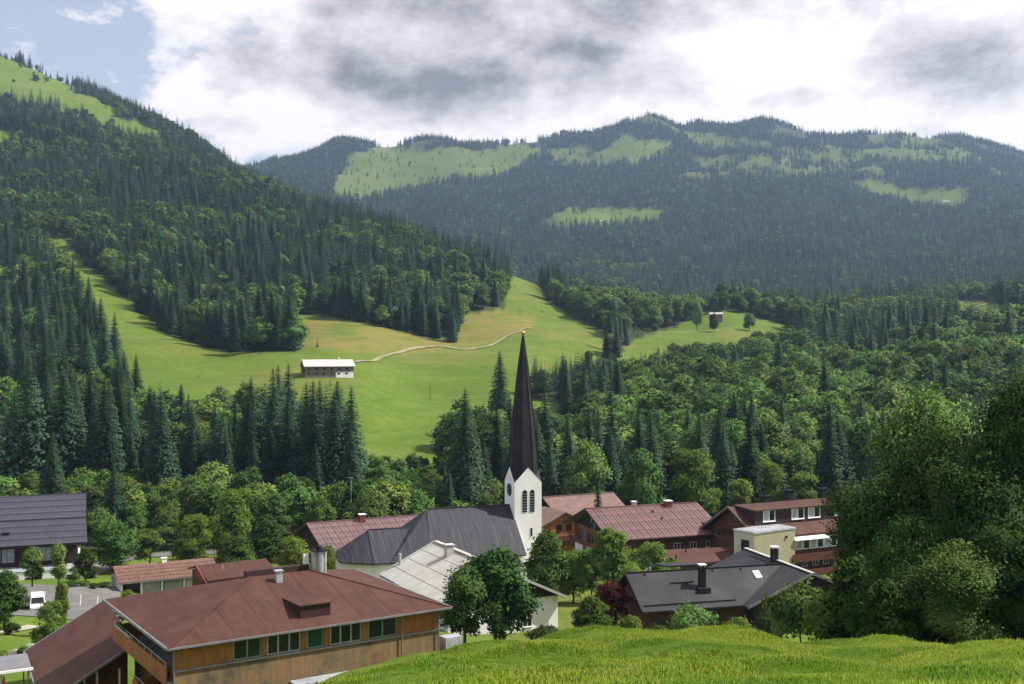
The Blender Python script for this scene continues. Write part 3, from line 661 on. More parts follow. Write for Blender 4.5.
def region(u, d, b_):
    if b_:
        if d < 300 and u < 500: return 'leafy tree in the belt behind the roofs', 'leafy trees behind the left part of the village'
        if d < 430 and u < 500: return 'leafy tree among spruces below the meadow', 'leafy trees among the spruces below the meadow'
        if d < 460: return 'leafy tree at the spur foot', 'leafy trees at the foot of the right spur'
        if u > 560: return 'pale leafy tree high on the spur', 'leafy trees high on the right spur'
        return 'pale leafy tree on the slope over the meadow', 'leafy trees on the slope above the meadow'
    if d < 430 and u < 135: return 'dark spruce in the far left stand', 'spruces of the far left stand'
    if d < 430 and u < 235: return 'dark spruce between the two tall stands', 'spruces between the two stands'
    if d < 430 and u < 370: return 'dark spruce in the stand below the barn', 'spruces of the stand below the barn'
    if d < 430 and u < 500: return 'dark spruce at the meadow bottom', 'spruces at the bottom of the meadow'
    if u > 500 and d < 640: return 'dark spruce on the lower spur', 'spruces on the lower right spur'
    if u > 560: return 'dark spruce on the upper spur', 'spruces on the upper right spur'
    if u < 150 and d < 900: return 'dark spruce left of the grass run', 'spruces left of the grass run'
    return 'dark spruce on the slope over the meadow', 'spruces on the slope above the meadow'
MARKS = ((-200, 'left of the blue grey roof'), (0, 'above the blue grey roof'), (88, 'left of the garage row'), (118, 'above the garage row'), (214, 'above the round dark tree'), (262, 'above the corrugated flues'),
         (305, 'above the pink roof'), (368, 'above the church choir'), (412, 'above the nave'), (470, 'close left of the spire'), (512, 'directly behind the spire'), (545, 'above the cross gabled chalet'), (590, 'above the red roof ridge'),
         (645, 'above the red chimney'), (700, 'left of the hotel chimneys'), (755, 'above the hotel chimneys'), (830, 'between hotel and tree clump'), (880, 'above the dark tree clump'), (960, 'above the right end of the clump'), (1024, 'past the right edge'))
def mark(u): return [m_[1] for m_ in MARKS if m_[0] <= u][-1]
ROWS = {}
for i in np.where(single)[0]: ROWS.setdefault(region(TU[i], TY[i], isb[i])[1], []).append(TY[i])
ROWS = {k: np.quantile(v, [.33, .67]) for k, v in ROWS.items()}     # front, middle and rear third of each wood
for i in np.where(single)[0]:
    lab, grp = region(TU[i], TY[i], isb[i])
    size_ = ('low', 'medium', 'tall')[int(np.clip((TH[i] - (11 if isb[i] else 19)) / (2.4 if isb[i] else 3.6), 0, 2))]
    size_ = ('front ', 'middle ', 'rear ')[int(np.searchsorted(ROWS[grp], TY[i]))] + size_
    lab = size_ + ' ' + lab.replace(' the wooded', ' the') + ', ' + mark(TU[i])
    if isb[i]:
        tree('broadleaf_tree', lab, 'tree', grp, BROAD[i % 4], TX[i], TY[i], TZ[i], TH[i] / 16, random.uniform(.9, 1.2), random.uniform(0, 6.28))
    else:
        tree('spruce_tree', lab, 'tree', grp, SPRUCE[i % 5], TX[i], TY[i], TZ[i], TH[i] / 30, random.uniform(1.05, 1.45), random.uniform(0, 6.28))

def scatter(name, label, idx, col, Hm, wide, cat=None):
    me = bpy.data.meshes.new(name); n = len(idx); me.vertices.add(n)
    me.vertices.foreach_set('co', np.stack([TX[idx], TY[idx], TZ[idx]], 1).astype(np.float32).ravel())
    s = (TH[idx] / Hm); w_ = s * RNG.uniform(wide[0], wide[1], n)
    a = me.attributes.new('tree_scale', 'FLOAT_VECTOR', 'POINT'); a.data.foreach_set('vector', np.stack([w_, w_, s], 1).astype(np.float32).ravel())
    a = me.attributes.new('tree_turn', 'FLOAT_VECTOR', 'POINT'); a.data.foreach_set('vector', np.stack([RNG.normal(size=n) * .03, RNG.normal(size=n) * .03, RNG.uniform(0, 6.28, n)], 1).astype(np.float32).ravel())
    a = me.attributes.new('tree_kind', 'INT', 'POINT'); a.data.foreach_set('value', RNG.integers(0, 60, n).astype(np.int32))
    return instancer(name, label, me, col)
def instancer(name, label, me, col):
    o = link(name, me); tag(o, label, None, kind='stuff')
    ng = bpy.data.node_groups.new(name, 'GeometryNodeTree')
    ng.interface.new_socket('Geometry', in_out='INPUT', socket_type='NodeSocketGeometry'); ng.interface.new_socket('Geometry', in_out='OUTPUT', socket_type='NodeSocketGeometry')
    N = ng.nodes; gi = N.new('NodeGroupInput'); go = N.new('NodeGroupOutput'); ip = N.new('GeometryNodeInstanceOnPoints')
    ci = N.new('GeometryNodeCollectionInfo'); ci.inputs['Collection'].default_value = col; ci.inputs['Separate Children'].default_value = True; ci.inputs['Reset Children'].default_value = True
    def na(t_, nm):
        x = N.new('GeometryNodeInputNamedAttribute'); x.data_type = t_; x.inputs['Name'].default_value = nm; return [s_ for s_ in x.outputs if s_.enabled and s_.name == 'Attribute'][0]
    ng.links.new(gi.outputs[0], ip.inputs['Points']); ng.links.new(ci.outputs[0], ip.inputs['Instance']); ip.inputs['Pick Instance'].default_value = True
    ng.links.new(na('INT', 'tree_kind'), ip.inputs['Instance Index']); ng.links.new(na('FLOAT_VECTOR', 'tree_turn'), ip.inputs['Rotation']); ng.links.new(na('FLOAT_VECTOR', 'tree_scale'), ip.inputs['Scale'])
    ng.links.new(ip.outputs[0], go.inputs[0]); md = o.modifiers.new('scatter', 'NODES'); md.node_group = ng; return o
rest = ~single
zones = [('right_spur_forest', 'spruces and leafy trees covering the wooded spur on the right', (TU > 560) & (TY < 1700)),
         ('left_slope_forest', 'dark mixed forest covering the slope on the left', (TU <= 560) & (TY < 2600) | (TU < 700) & (TY >= 1700) & (TY < 2600) & (TU < 280)),
         ]
zf = np.full(NTREE, 2); zf[(TU <= 560) & (TY < 2400)] = 1; zf[(TU > 560) & (TY < 1700)] = 0
for z_, (nm, what) in enumerate((('forest', 'on the spur to the right behind the village'), ('forest', 'on the slope to the left behind the village'), ('forest', 'on the far bluish mountain'))):
    a_ = np.where(rest & (zf == z_) & ~isb)[0]; b_ = np.where(rest & (zf == z_) & isb)[0]
    scatter('spruce_forest', 'dense dark spruce forest ' + what, a_, FARS, 26, (.95, 1.55))
    scatter('broadleaf_forest', 'paler leafy trees scattered through the forest ' + what, b_, FARB, 15, (.9, 1.25))
print('forest trees', NTREE, 'single', int(single.sum()))
#==BUILD==
# ------------------------------------------------------------------ buildings
class Site:
    """local frame of a building: x along its front, y away from the viewer, z up from its floor"""
    def __init__(s, name, label, o, yaw, zb, cat='house', group=None):
        s.o = Vector((o[0], o[1], zb)); s.yaw = R(yaw); s.root = thing(name, label, cat, s.o, s.yaw, group)
        s.ex = Vector((math.cos(s.yaw), math.sin(s.yaw), 0)); s.ey = Vector((-math.sin(s.yaw), math.cos(s.yaw), 0))
    def ray(s, u, v):
        d = Vector(((u - 512) / F, 1, (VH - v) / F)); c = -s.o
        return Vector((c.dot(s.ex), c.dot(s.ey), c.z)), Vector((d.dot(s.ex), d.dot(s.ey), d.z))
    def hit(s, u, v, p, n):
        c, d = s.ray(u, v); p = Vector(p); n = Vector(n); return c + d * ((p - c).dot(n) / d.dot(n))
    def fx(s, u, y):
        """x on the upright plane y for picture column u"""
        return s.hit(u, VH + 1, (0, y, 0), (0, 1, 0)).x
    def fz(s, u, v, y): return s.hit(u, v, (0, y, 0), (0, 1, 0)).z
def site_from(p0, p1, z):
    a = plane_pt(*p0, z); b_ = plane_pt(*p1, z); d = b_ - a; return a, math.degrees(math.atan2(d.y, d.x)), math.hypot(d.x, d.y)

def window(parent, x, z, w, h, at_, side='-y', panes=2, frame='white_paint', glass='glass', sill=True, bw=.07):
    """window whose outer face stands on the wall plane `at_`; lower left corner x,z"""
    def T(m):
        if side == '-x': m.v = [(at_ + (p[1]), x + w - (p[0] - x), p[2]) for p in m.v]
        else: m.v = [(p[0], at_ + p[1], p[2]) for p in m.v]
        return m
    m = MB(); m.box(x, x + w, -.06, .0, z, z + bw); m.box(x, x + w, -.06, .0, z + h - bw, z + h)
    m.box(x, x + bw, -.06, 0, z + bw, z + h - bw); m.box(x + w - bw, x + w, -.06, 0, z + bw, z + h - bw)
    for i in range(1, panes): c = x + w * i / panes; m.box(c - bw / 2, c + bw / 2, -.055, 0, z + bw, z + h - bw)
    o = T(m).build('window', frame, parent)
    for i in range(panes):
        a = x + w * i / panes + bw * .5; b_ = x + w * (i + 1) / panes - bw * .5
        T(MB().box(a, b_, -.02, -.004, z + bw * .5, z + h - bw * .5)).build('pane', glass if isinstance(glass, str) else glass[i % len(glass)], o)
    if sill: T(MB().box(x - .08, x + w + .08, -.16, -.002, z - .07, z)).build('sill', frame, o)
    return o
def chimney(parent, x, y, z0, z1, w=.8, mat='charcoal', cap='white_paint', d=None, pots=0):
    d = d or w; o = MB().box(x - w / 2, x + w / 2, y - d / 2, y + d / 2, z0, z1).build('chimney', mat, parent)
    m = MB()
    for sx in (-1, 1):
        for sy in (-1, 1): m.box(x + sx * w * .36 - .05, x + sx * w * .36 + .05, y + sy * d * .36 - .05, y + sy * d * .36 + .05, z1, z1 + .22)
    m.box(x - w * .62, x + w * .62, y - d * .62, y + d * .62, z1 + .22, z1 + .32); m.build('chimney_cap', cap, o)
    for i in range(pots): MB().cyl(x + (i - (pots - 1) / 2) * w * .45, y, z1 + .32, z1 + .9, .14, .11, 8).build('chimney_pot', mat, o)
    return o
def prism_gable(x0, x1, y0, y1, ze, zr, side):
    """triangular wall piece under a roof whose ridge runs along x, at x0..x1"""
    ym = (y0 + y1) / 2
    return MB().add([(x0, y0, ze), (x0, y1, ze), (x0, ym, zr), (x1, y0, ze), (x1, y1, ze), (x1, ym, zr)], [(0, 2, 1), (3, 4, 5), (0, 3, 5, 2), (2, 5, 4, 1), (0, 1, 4, 3)])
def gutter(parent, a, b_, mat='flashing', r=.09):
    return MB().bar(a, b_, r * 2, r * 1.6).build('gutter', mat, parent)

# ---- wooden building with the brown hipped roof
a, yaw, L = site_from((168, 649), (451, 607), -22)
A = Site('wooden_building', 'long wooden building with brown hipped roof and weathered orange facade', a, yaw, -26, 'building'); r = A.root
Wd, e, rz = 18.7, 4.0, 6.45
P1, P2 = (9.6, 9.35, rz), (14.8, 9.35, rz); c0, c1, c2, c3 = (0, 0, e), (L, 0, e), (L, Wd, e), (0, Wd, e)
rf = MB(); rf.slab([c0, c1, P2, P1], .22); rf.slab([c1, c2, P2], .22); rf.slab([c2, c3, P1, P2], .22); rf.slab([c3, c0, P1], .22)
roof = rf.build('roof', 'brown_felt', r)
m = MB(); m.bar((-.05, -.06, e - .06), (L + .05, -.06, e - .06), .12, .15); gu = m.build('gutter', 'flashing', roof)
MB().bar((-.06, -.02, e - .06), (-.06, Wd, e - .06), .14, .2).build('gutter', 'flashing', roof)
MB().bar((L + .06, -.02, e - .06), (L + .06, Wd, e - .06), .14, .2).build('gutter', 'flashing', roof)
for pa, pb_ in ((c0, P1), (c1, P2)): MB().bar(Vector(pa) + Vector((0, 0, .03)), Vector(pb_) + Vector((0, 0, .03)), .22, .05).build('hip_strip', 'brown_felt', roof)
for k in range(1, 9):   # felt seams on the front slope
    xx = L * k / 9; top_y = min(9.35, 9.35 * xx / 9.6, 9.35 * (L - xx) / (L - 14.8)); MB().bar((xx, .1, e + .02), (xx, top_y - .2, e + .01 + 2.45 * (top_y - .2) / 9.35), .07, .03).build('felt_seam', 'brown_felt', roof)
MB().box(9.3, 14.9, 9.6, 10.2, rz - .1, rz + .42).build('ridge_vent', 'brown_felt_dark', roof)
dz = lambda y: e + 2.45 * y / 9.35
nA = (0, -2.45 / 9.35, 1); pa = A.hit(300.5, 619, c0, nA); pc = A.hit(281, 598, c0, nA); pd = A.hit(312, 594.5, c0, nA)
x0, y0 = pa.x, pa.y; x1 = A.fx(330.5, y0); ztp = A.fz(301, 606, y0); y1 = (pc.y + pd.y) / 2
dmo = MB().add([(x0, y0, dz(y0) - .1), (x1, y0, dz(y0) - .1), (x1, y0, ztp), (x0, y0, ztp), (x0, y1, dz(y1)), (x1, y1, dz(y1))], [(0, 1, 2, 3), (0, 3, 4), (1, 5, 2), (0, 4, 5, 1), (2, 5, 4, 3)]).build('dormer', 'brown_felt_dark', r)
MB().slab([(x0 - .12, y0 - .15, ztp + .06), (x1 + .12, y0 - .15, ztp + .06), (x1 + .1, y1, dz(y1) + .05), (x0 - .1, y1, dz(y1) + .05)], .09).build('dormer_roof', 'brown_felt', dmo)
ch = chimney(r, 11.5, 8.0, dz(8) - .2, dz(8) + .62, .55, 'zinc', 'zinc')
fl = MB()
for dx_, dy_ in ((-.42, 0), (0, -.25), (.42, 0), (0, .3)): fl.cyl(15.7 + dx_, 9.3 + dy_, rz - .4, rz + 1.55, .27, .27, 12)
flue = fl.build('flue', 'zinc', r, False); MB().box(15.05, 16.35, 8.7, 9.9, rz + 1.58, rz + 1.68).build('flue_cap', 'charcoal', flue); MB().cyl(15.7, 9.3, rz + 1.68, rz + 2.0, .32, .26, 10).build('flue_top', 'charcoal', flue)
MB().box(14.55, 15.0, 9.9, 10.1, rz - .2, rz + 1.25).build('vent_plate', 'white_paint', r)
wy = .7; zs = 2.1; X = lambda u: A.fx(u, wy)
MB().box(2.4, L - .7, wy, Wd - .7, -3.5, zs).build('lower_wall', 'weathered_wood', r)
MB().box(2.4, L - .7, wy + .14, Wd - .7, zs, e - .05).build('upper_wall', 'orange_wood', r)
MB().box(.6, 2.4, wy, 2.2, -3.5, zs).build('corner_wall', 'weathered_wood', r)
def panel(u0, u1, mat='orange_wood', nm='wall_panel'):
    xa, xb = X(u0), X(u1); return MB().box(xa, xb, wy - .02, wy + .14, zs + .06, e - .12).build(nm, mat, r)
panel(173, 233); panel(397.5, 437)
for u0, u1 in ((262, 267), (301, 307), (324, 330), (362, 368)): panel(u0, u1, 'orange_wood', 'post')
for u0, u1, n, gl, fm in ((233, 262, 2, 'glass', 'pale_frame'), (267, 301, 3, 'glass', 'zinc'), (307, 324, 1, 'green_glass', 'pale_frame'), (330, 362, 3, 'glass', 'zinc'), (368, 397.5, 2, 'glass', 'pale_frame')):
    window(r, X(u0) + .02, zs + .08, X(u1) - X(u0) - .04, e - .22 - zs, wy + .13, panes=n, frame=fm, glass=gl, sill=False, bw=.11)
MB().box(.55, L - .62, wy - .14, wy - .021, zs - .04, zs + .08).build('sill_board', 'flashing', r)
for u in (401, 437.5): MB().cyl(X(u), wy - .16, -1, e - .1, .06, .06, 8).build('downpipe', 'flashing', r)
MB().cyl(.62, .62, -3.4, e - .1, .07, .07, 8).build('downpipe', 'flashing', r)
for yy_, z0, z1 in ((15.6, 1.15, 2.45), (9.5, -1.75, -.55)):
    MB().box(.02, .18, .9, yy_, z0, z1).build('balcony_parapet', 'orange_wood', r); MB().box(.18, 2.4, .9, yy_, z0, z0 + .15).build('balcony_floor', 'concrete', r)
    MB().box(.02, 2.4, yy_, yy_ + .15, z0, z1).build('balcony_end', 'orange_wood', r)
    rl = MB()
    rl.bar((.1, .9, z1 + .34), (.1, yy_, z1 + .34), .05)
    for k in range(9): yk = .9 + (yy_ - .9) * k / 8; rl.bar((.1, yk, z1), (.1, yk, z1 + .34), .04)
    rl.build('railing', 'zinc', r)
MB().box(.02, .24, 10.5, 15.4, 2.46, 2.62).build('flower_box', 'zinc', r)
for k in range(5): window(r, 3.0 + k * 2.7, 1.5, 1.6, 1.9, 2.39, '-x', 2, 'zinc', 'glass', False)
pt = MB()
for k in range(26):
    yk = 10.6 + random.random() * 4.6; a_ = random.random() * 6.28; pt.add([(.12, yk, 2.6), (.12 + .22 * math.cos(a_), yk + .22 * math.sin(a_), 2.85 + random.random() * .25), (.15 + .22 * math.cos(a_ + .7), yk + .2 * math.sin(a_ + .7), 2.72)], [(0, 1, 2)])
pt.build('plants', 'dark_leaves', r)
# lean-to wing, lower on the left
wr = MB().slab([(1.5, 14.4, 1.0), (3.3, 31.9, 1.0), (-4.0, 31.9, -2.9), (-5.8, 14.4, -2.9)][::-1], .2).build('wing_roof', 'brown_felt', r)
for pa, pb_ in (((1.5, 14.33, .95), (-5.8, 14.33, -2.95)), ((-5.87, 14.4, -2.95), (-4.07, 31.9, -2.95)), ((-4.0, 31.97, -2.95), (3.3, 31.97, .95))): MB().bar(pa, pb_, .12, .22).build('wing_gutter', 'flashing', wr)
MB().add([(-4.6, 15.6, -6.5), (1.2, 15.6, -6.5), (1.2, 15.6, .55), (-4.6, 15.6, -2.6), (-3.0, 31.3, -6.5), (2.9, 31.3, -6.5), (2.9, 31.3, .55), (-3.0, 31.3, -2.4)],
         [(0, 1, 2, 3), (5, 4, 7, 6), (4, 0, 3, 7), (1, 5, 6, 2), (3, 2, 6, 7), (0, 4, 5, 1)]).build('wing_wall', 'brown_wood', r)
for xp in (-2.4, -1.4, .4): MB().box(xp, xp + .14, 15.35, 15.49, -6, -1.2).build('wing_post', 'white_paint', r)
MB().box(9.5, L + 1.2, -1.5, .69, -.55, -.02).build('terrace', 'concrete', r)
MB().box(L + 1.2, L + 5.6, -.35, -.2, -.6, .55).build('terrace_rail', 'zinc', r)
MB().box(L - .2, L + 1.4, .5, 1.6, -.1, 1.3).build('bin_store', 'zinc', r)

# ---- house with blue-grey roof at the left edge
a, yaw, L = site_from((0, 547), (87, 542), -34)
C = Site('blue_grey_roof_house', 'large house with blue grey tiled roof and white ground floor', a, yaw, -41.6); r = C.root
x0, x1, wv, e, rs = -9.5, L, 9.6, 7.6, 6.95
nrow = 8
rt = MB(); s_ = rs / wv
MB().slab([(x0, 2 * wv, e), (x1, 2 * wv, e), (x1, wv, e + rs), (x0, wv, e + rs)][::-1], .25).build('back_roof', 'blue_grey_tile', r)
base_roof = MB().slab([(x0, 0, e - .12), (x1, 0, e - .12), (x1 - .4, wv, e + rs - .12), (x0, wv, e + rs - .12)], .2).build('roof', 'blue_grey_tile', r)
for k in range(nrow):
    ya, yb = wv * k / nrow, wv * (k + 1) / nrow; lift = .16 if k > 3 else .0
    MB().slab([(x0, ya - .1, e + ya * s_ + .06 + lift), (x1 + .05 - .4 * ya / wv, ya - .1, e + ya * s_ + .06 + lift), (x1 + .05 - .4 * yb / wv, yb, e + yb * s_ - .01 + lift), (x0, yb, e + yb * s_ - .01 + lift)], .16).build('tile_course', 'blue_grey_tile', base_roof)
rb = MB()
for k in range(54):
    xx = x0 + (x1 - x0) * (k + .5) / 54; rb.bar((xx, 0, e + .10), (xx, wv * .5, e + .10 + s_ * wv * .5), .09, .05); rb.bar((xx, wv * .5, e + .24 + s_ * wv * .5), (xx, wv - .1, e + .24 + s_ * (wv - .1)), .09, .05)
tag(rb.build('tile_ribs', 'blue_grey_tile', base_roof), kind='stuff')
MB().bar((x0, wv, e + rs + .12), (x1 - .3, wv, e + rs + .12), .3, .16).build('ridge_cap', 'blue_grey_tile', base_roof)
p = C.hit(6, 536, (0, 0, e), (0, -s_, 1)); MB().box(p.x - .7, p.x + .5, p.y, p.y + .8, p.z + .1, p.z + .55).build('roof_hatch', 'charcoal', base_roof)
gutter(r, (x0, -.12, e - .05), (x1, -.12, e - .05), 'charcoal', .12)
MB().box(x0 + .5, x1 - 1.6, 2.4, 2 * wv - 1, 3.6, e + .8).build('upper_wall', 'aubergine_wood', r)
MB().box(x0 + .5, x1 - 1.3, -2.4, 2 * wv - 1, -3, 3.6).build('ground_floor_wall', 'white_render', r)
MB().box(x0 + .5, x1 - 1.0, -2.5, 2.4, 3.6, 3.72).build('balcony_floor', 'concrete', r)
prism_gable(x1 - 1.7, x1 - 1.5, 1.0, 2 * wv - 1, e, e + rs - .5, 1).build('gable_wall', 'aubergine_wood', r)
for k in range(4): MB().box(x0 + 4.5 + k * 5.0, x0 + 4.75 + k * 5.0, .5, .75, 3.7, e + .1).build('post', 'charcoal', r)
MB().box(x0 + .6, x1 - 1.0, .55, .65, 4.35, 4.45).build('rail', 'charcoal', r)
for k in range(3): window(r, x0 + 2.0 + k * 6, 4.4, 3.6, 2.4, 2.39, panes=3, frame='aubergine_wood', glass='curtain_pane', sill=False)
for k in range(3): window(r, x0 + 2.2 + k * 5.6, 1.3, 2.6, 1.3, -2.41, panes=2, frame='charcoal', glass='glass', sill=False)
MB().add([(x1 - 1.3, -2.3, -2), (x1 + 2.6, -2.3, -2), (x1 + 2.6, -2.3, .9), (x1 - 1.3, -2.3, 3.4), (x1 - 1.3, -1.95, -2), (x1 + 2.6, -1.95, -2), (x1 + 2.6, -1.95, .9), (x1 - 1.3, -1.95, 3.4)],
         [(0, 1, 2, 3), (5, 4, 7, 6), (1, 5, 6, 2), (3, 2, 6, 7), (4, 0, 3, 7)]).build('ramp_wall', 'white_render', r)
MB().slab([(x1 - 1.3, -2.45, 3.55), (x1 + 2.7, -2.45, 1.0), (x1 + 2.7, -1.8, 1.0), (x1 - 1.3, -1.8, 3.55)], .14).build('ramp_coping', 'charcoal', r)

# ---- garage row
a, yaw, L = site_from((118, 583.5), (205, 575), -36)
D = Site('garage_row', 'low garage row with reddish tiled roof and grey doors', a, yaw, -38.8, 'garage'); r = D.root
e, L = 2.8, 15.2
roof = MB().slab([(0, 0, e), (L, 0, e), (L, 4.6, e + 1.75), (0, 4.6, e + 1.75)], .16).build('roof', 'garage_tile', r)
MB().slab([(0, 9.2, e), (0, 4.6, e + 1.75), (L, 4.6, e + 1.75), (L, 9.2, e)], .16).build('back_roof', 'garage_tile', r)
for k in range(5):
    ya, yb = 4.6 * k / 5, 4.6 * (k + 1) / 5
    MB().slab([(0, ya - .05, e + ya * .38 + .07), (L, ya - .05, e + ya * .38 + .07), (L, yb, e + yb * .38 + .01), (0, yb, e + yb * .38 + .01)], .06).build('tile_course', 'garage_tile', roof)
rb = MB()
for k in range(30): xx = L * (k + .5) / 30; rb.bar((xx, 0, e + .07), (xx, 4.5, e + 1.75), .10, .06)
tag(rb.build('tile_ribs', 'garage_tile', roof), kind='stuff')
gutter(r, (0, -.1, e - .1), (L, -.1, e - .1))
MB().box(.4, L - .3, 4.2, 8.6, -3, e).build('back_wall', 'grey_render', r); MB().box(.4, .6, .6, 8.6, -3, e + .1).build('side_wall', 'white_render', r)
for u0, u1, mt, nm in ((143, 160, 'grey_render', 'garage_door'), (164.5, 182, 'grey_render', 'garage_door'), (186, 206, 'cream_light', 'wall_panel')):
    xa, xb = D.fx(u0, .7), D.fx(u1, .7); o = MB().box(xa, xb, .62, .8, -.4, e - .15).build(nm, mt, r)
    if nm == 'garage_door':
        for k in range(4): MB().box(xa + .05, xb - .05, .60, .619, .05 + k * .62, .6 + k * .62).build('door_panel', mt, o)
for u in (121.5, 141.5, 162, 184, 206): xx = D.fx(u, .6); MB().box(xx - .16, xx + .16, .45, .72, -.5, e - .1).build('post', 'white_render', r)
MB().box(.6, L - .3, .5, .72, e - .28, e - .1).build('beam', 'white_render', r)
p = D.hit(164, 562, (0, 4.6, 0), (0, 1, 0)); chimney(r, p.x, 4.6, e + 1.5, e + 2.1, .7, 'white_paint', 'white_paint')
# ---- small brown roof beside it
a, yaw, L = site_from((212, 580), (272, 573), -33.5)
E_ = Site('brown_roof_annex', 'small building with plain brown roof showing behind the hipped roof', a, yaw, -38, 'building'); r = E_.root
e = 4.5; MB().slab([(-.6, 0, e), (L + 1, 0, e), (L + 1, 5.2, e + 1.2), (-.6, 5.2, e + 1.2)], .2).build('roof', 'brown_felt', r)
MB().slab([(-.6, 5.2, e + 1.2), (L + 1, 5.2, e + 1.2), (L + 1, 9.5, e + .2), (-.6, 9.5, e + .2)], .2).build('back_roof', 'brown_felt', r)
MB().box(0, L + .5, .6, 9, -3, e).build('wall', 'red_brown_wood', r)
MB().add([(-.85, -.1, e - .3), (-.85, 5.2, e - .3), (-.85, 5.2, e + 1.5), (-.65, -.1, e - .3), (-.65, 5.2, e - .3), (-.65, 5.2, e + 1.5)], [(0, 2, 1), (3, 4, 5), (0, 3, 5, 2), (2, 5, 4, 1), (1, 4, 3, 0)]).build('side_board', 'red_brick', r)
MB().cyl(2.6, 3.2, e + .5, e + 1.3, .09, .09, 8).build('vent_pipe', 'zinc', r)

def sheet_panels(root, roof, cols, rows, x0, x1, wv, e, sl, mat):
    """ribbed sheet roof: every sheet a piece, copies share one mesh"""
    cw = (x1 - x0) / cols; ch_ = wv / rows; m = MB()
    m.slab([(0, 0, .07), (cw, 0, .07), (cw, ch_, .02 + ch_ * sl), (0, ch_, .02 + ch_ * sl)], .06)
    m.bar((.05, 0, .10), (.05, ch_, .05 + ch_ * sl), .14, .10); m.bar((cw / 2, 0, .07), (cw / 2, ch_, .03 + ch_ * sl), .06, .06)
    me = mesh('roof_sheet', m.v, m.f, mat)
    for j in range(rows):
        for i in range(cols): link('roof_sheet', me, roof, (x0 + i * cw, j * ch_, e + j * ch_ * sl + .02))
# ---- pink ribbed roof behind the church
a = plane_pt(326, 556, -39)
Fh = Site('pink_roof_house', 'house with pinkish ribbed metal roof behind the church choir', a, 27, -43.2); r = Fh.root
L, wv, e, rs = 25, 12.4, 4.2, 4.15
roof = MB().slab([(0, 0, e), (L, 0, e), (L, wv, e + rs), (0, wv, e + rs)], .22).build('roof', 'pink_sheet', r)
MB().slab([(0, wv, e + rs), (L, wv, e + rs), (L, 2 * wv, e), (0, 2 * wv, e)], .22).build('back_roof', 'pink_sheet', r)
sheet_panels(r, roof, 17, 6, 0, L, wv, e, rs / wv, 'pink_sheet')
MB().bar((0, wv, e + rs + .1), (L, wv, e + rs + .1), .35, .12).build('ridge_cap', 'pink_sheet', r)
MB().bar((-.03, 0, e - .05), (-.03, wv, e + rs - .05), .08, .3).build('verge_board', 'brown_wood', r)
MB().box(1, L - 1, 1, 2 * wv - 1, -3, e + .1).build('wall', 'brown_wood', r); prism_gable(1.0, 1.2, 1, 2 * wv - 1, e, e + rs - .35, 0).build('gable_wall', 'dark_wood', r)
for k in range(3): window(r, 4 + k * 6, 1.4, 1.6, 1.3, 14.0 if False else .99, panes=2)
p = Fh.hit(362, 516, (0, 11.4, 0), (0, 1, 0)); chimney(r, p.x, 11.4, e + rs - 1, e + rs + .9, 1.1, 'red_brick', 'white_paint')
for u, hh, nm, lab in ((321, 509, 'aerial_mast', 'thin aerial mast with small dish left of the pink roof'), (351, 478, 'lamp_post', 'thin grey pole standing behind the pink roof')):
    g = drop(u, 246); h_ = (VH - (498 if u == 321 else 478)) / F * 246 - g.z; tt_ = thing(nm, lab, 'mast' if u == 321 else 'pole', g)
    MB().cyl(0, 0, -1, h_, .12, .08, 8).build('pole', 'zinc', tt_)
    if u == 321: MB().bar((-1.3, 0, h_ - .6), (1.0, 0, h_ - .6), .12).build('cross_bar', 'zinc', tt_); MB().ring([(.1, -.2, h_ - 4.6, .1), (.1, -.2, h_ - 4.2, .55), (.1, -.2, h_ - 3.0, .55), (.1, -.2, h_ - 2.7, .1)], 10).build('antenna_drum', 'white_paint', tt_)
    else: MB().box(-.5, .5, -.1, .1, h_, h_ + .12).build('lamp_head', 'zinc', tt_)

# ---- church
G = Site('church', 'white church with slate roof, gabled tower and tall dark spire', (.45, 202), 20, -43.5, 'church'); r = G.root
zb = -43.5; T_ = 5.2; ze, zp = -25.2 - zb, -22.5 - zb; cx = cy = T_ / 2
tw = MB()
cs = [(0, 0), (T_, 0), (T_, T_), (0, T_)]; md = [(cx, 0), (T_, cy), (cx, T_), (0, cy)]
vs = [(x, y, -3) for x, y in cs] + [(x, y, ze) for x, y in cs] + [(x, y, zp) for x, y in md]
fs = [(i, (i + 1) % 4, 4 + (i + 1) % 4, 8 + i, 4 + i) for i in range(4)]
tower = tw.add(vs, fs).build('tower', 'white_render', r)
cg = MB(); ap = (cx, cy, zp + .3); ov = .03
def outp(x, y, z, k=1.0): return (cx + (x - cx) * (1 + ov * k / cx), cy + (y - cy) * (1 + ov * k / cy), z)
for i in range(4):
    m_ = outp(*md[i], zp + .06); a_ = outp(*cs[i], ze + .05, .45); b_ = outp(*cs[(i + 1) % 4], ze + .05, .45)
    cg.slab([a_, m_, ap], .07); cg.slab([m_, b_, ap], .07)
gab = cg.build('tower_roof', 'spire_shingle', r)
zs_ = lambda v: (VH - v) / F * 205 - zb
spire = MB().ring([(cx, cy, zs_(488), 2.70), (cx, cy, zs_(470), 2.70), (cx, cy, zs_(455), 2.52), (cx, cy, zs_(438), 2.30), (cx, cy, zs_(398), 1.56), (cx, cy, zs_(365), .88), (cx, cy, zs_(345), .40), (cx, cy, zs_(334), .10)], 8, R(22.5)).build('spire', 'spire_shingle', r)
mrib = MB()
for k in range(8):
    pts_ = [(cx + rr * math.cos(R(22.5 + 45 * k)), cy + rr * math.sin(R(22.5 + 45 * k)), z) for z, rr in ((zs_(470), 2.72), (zs_(438), 2.33), (zs_(398), 1.59), (zs_(365), .91), (zs_(336), .14))]
    for pa, pb_ in zip(pts_, pts_[1:]): mrib.bar(pa, pb_, .12)
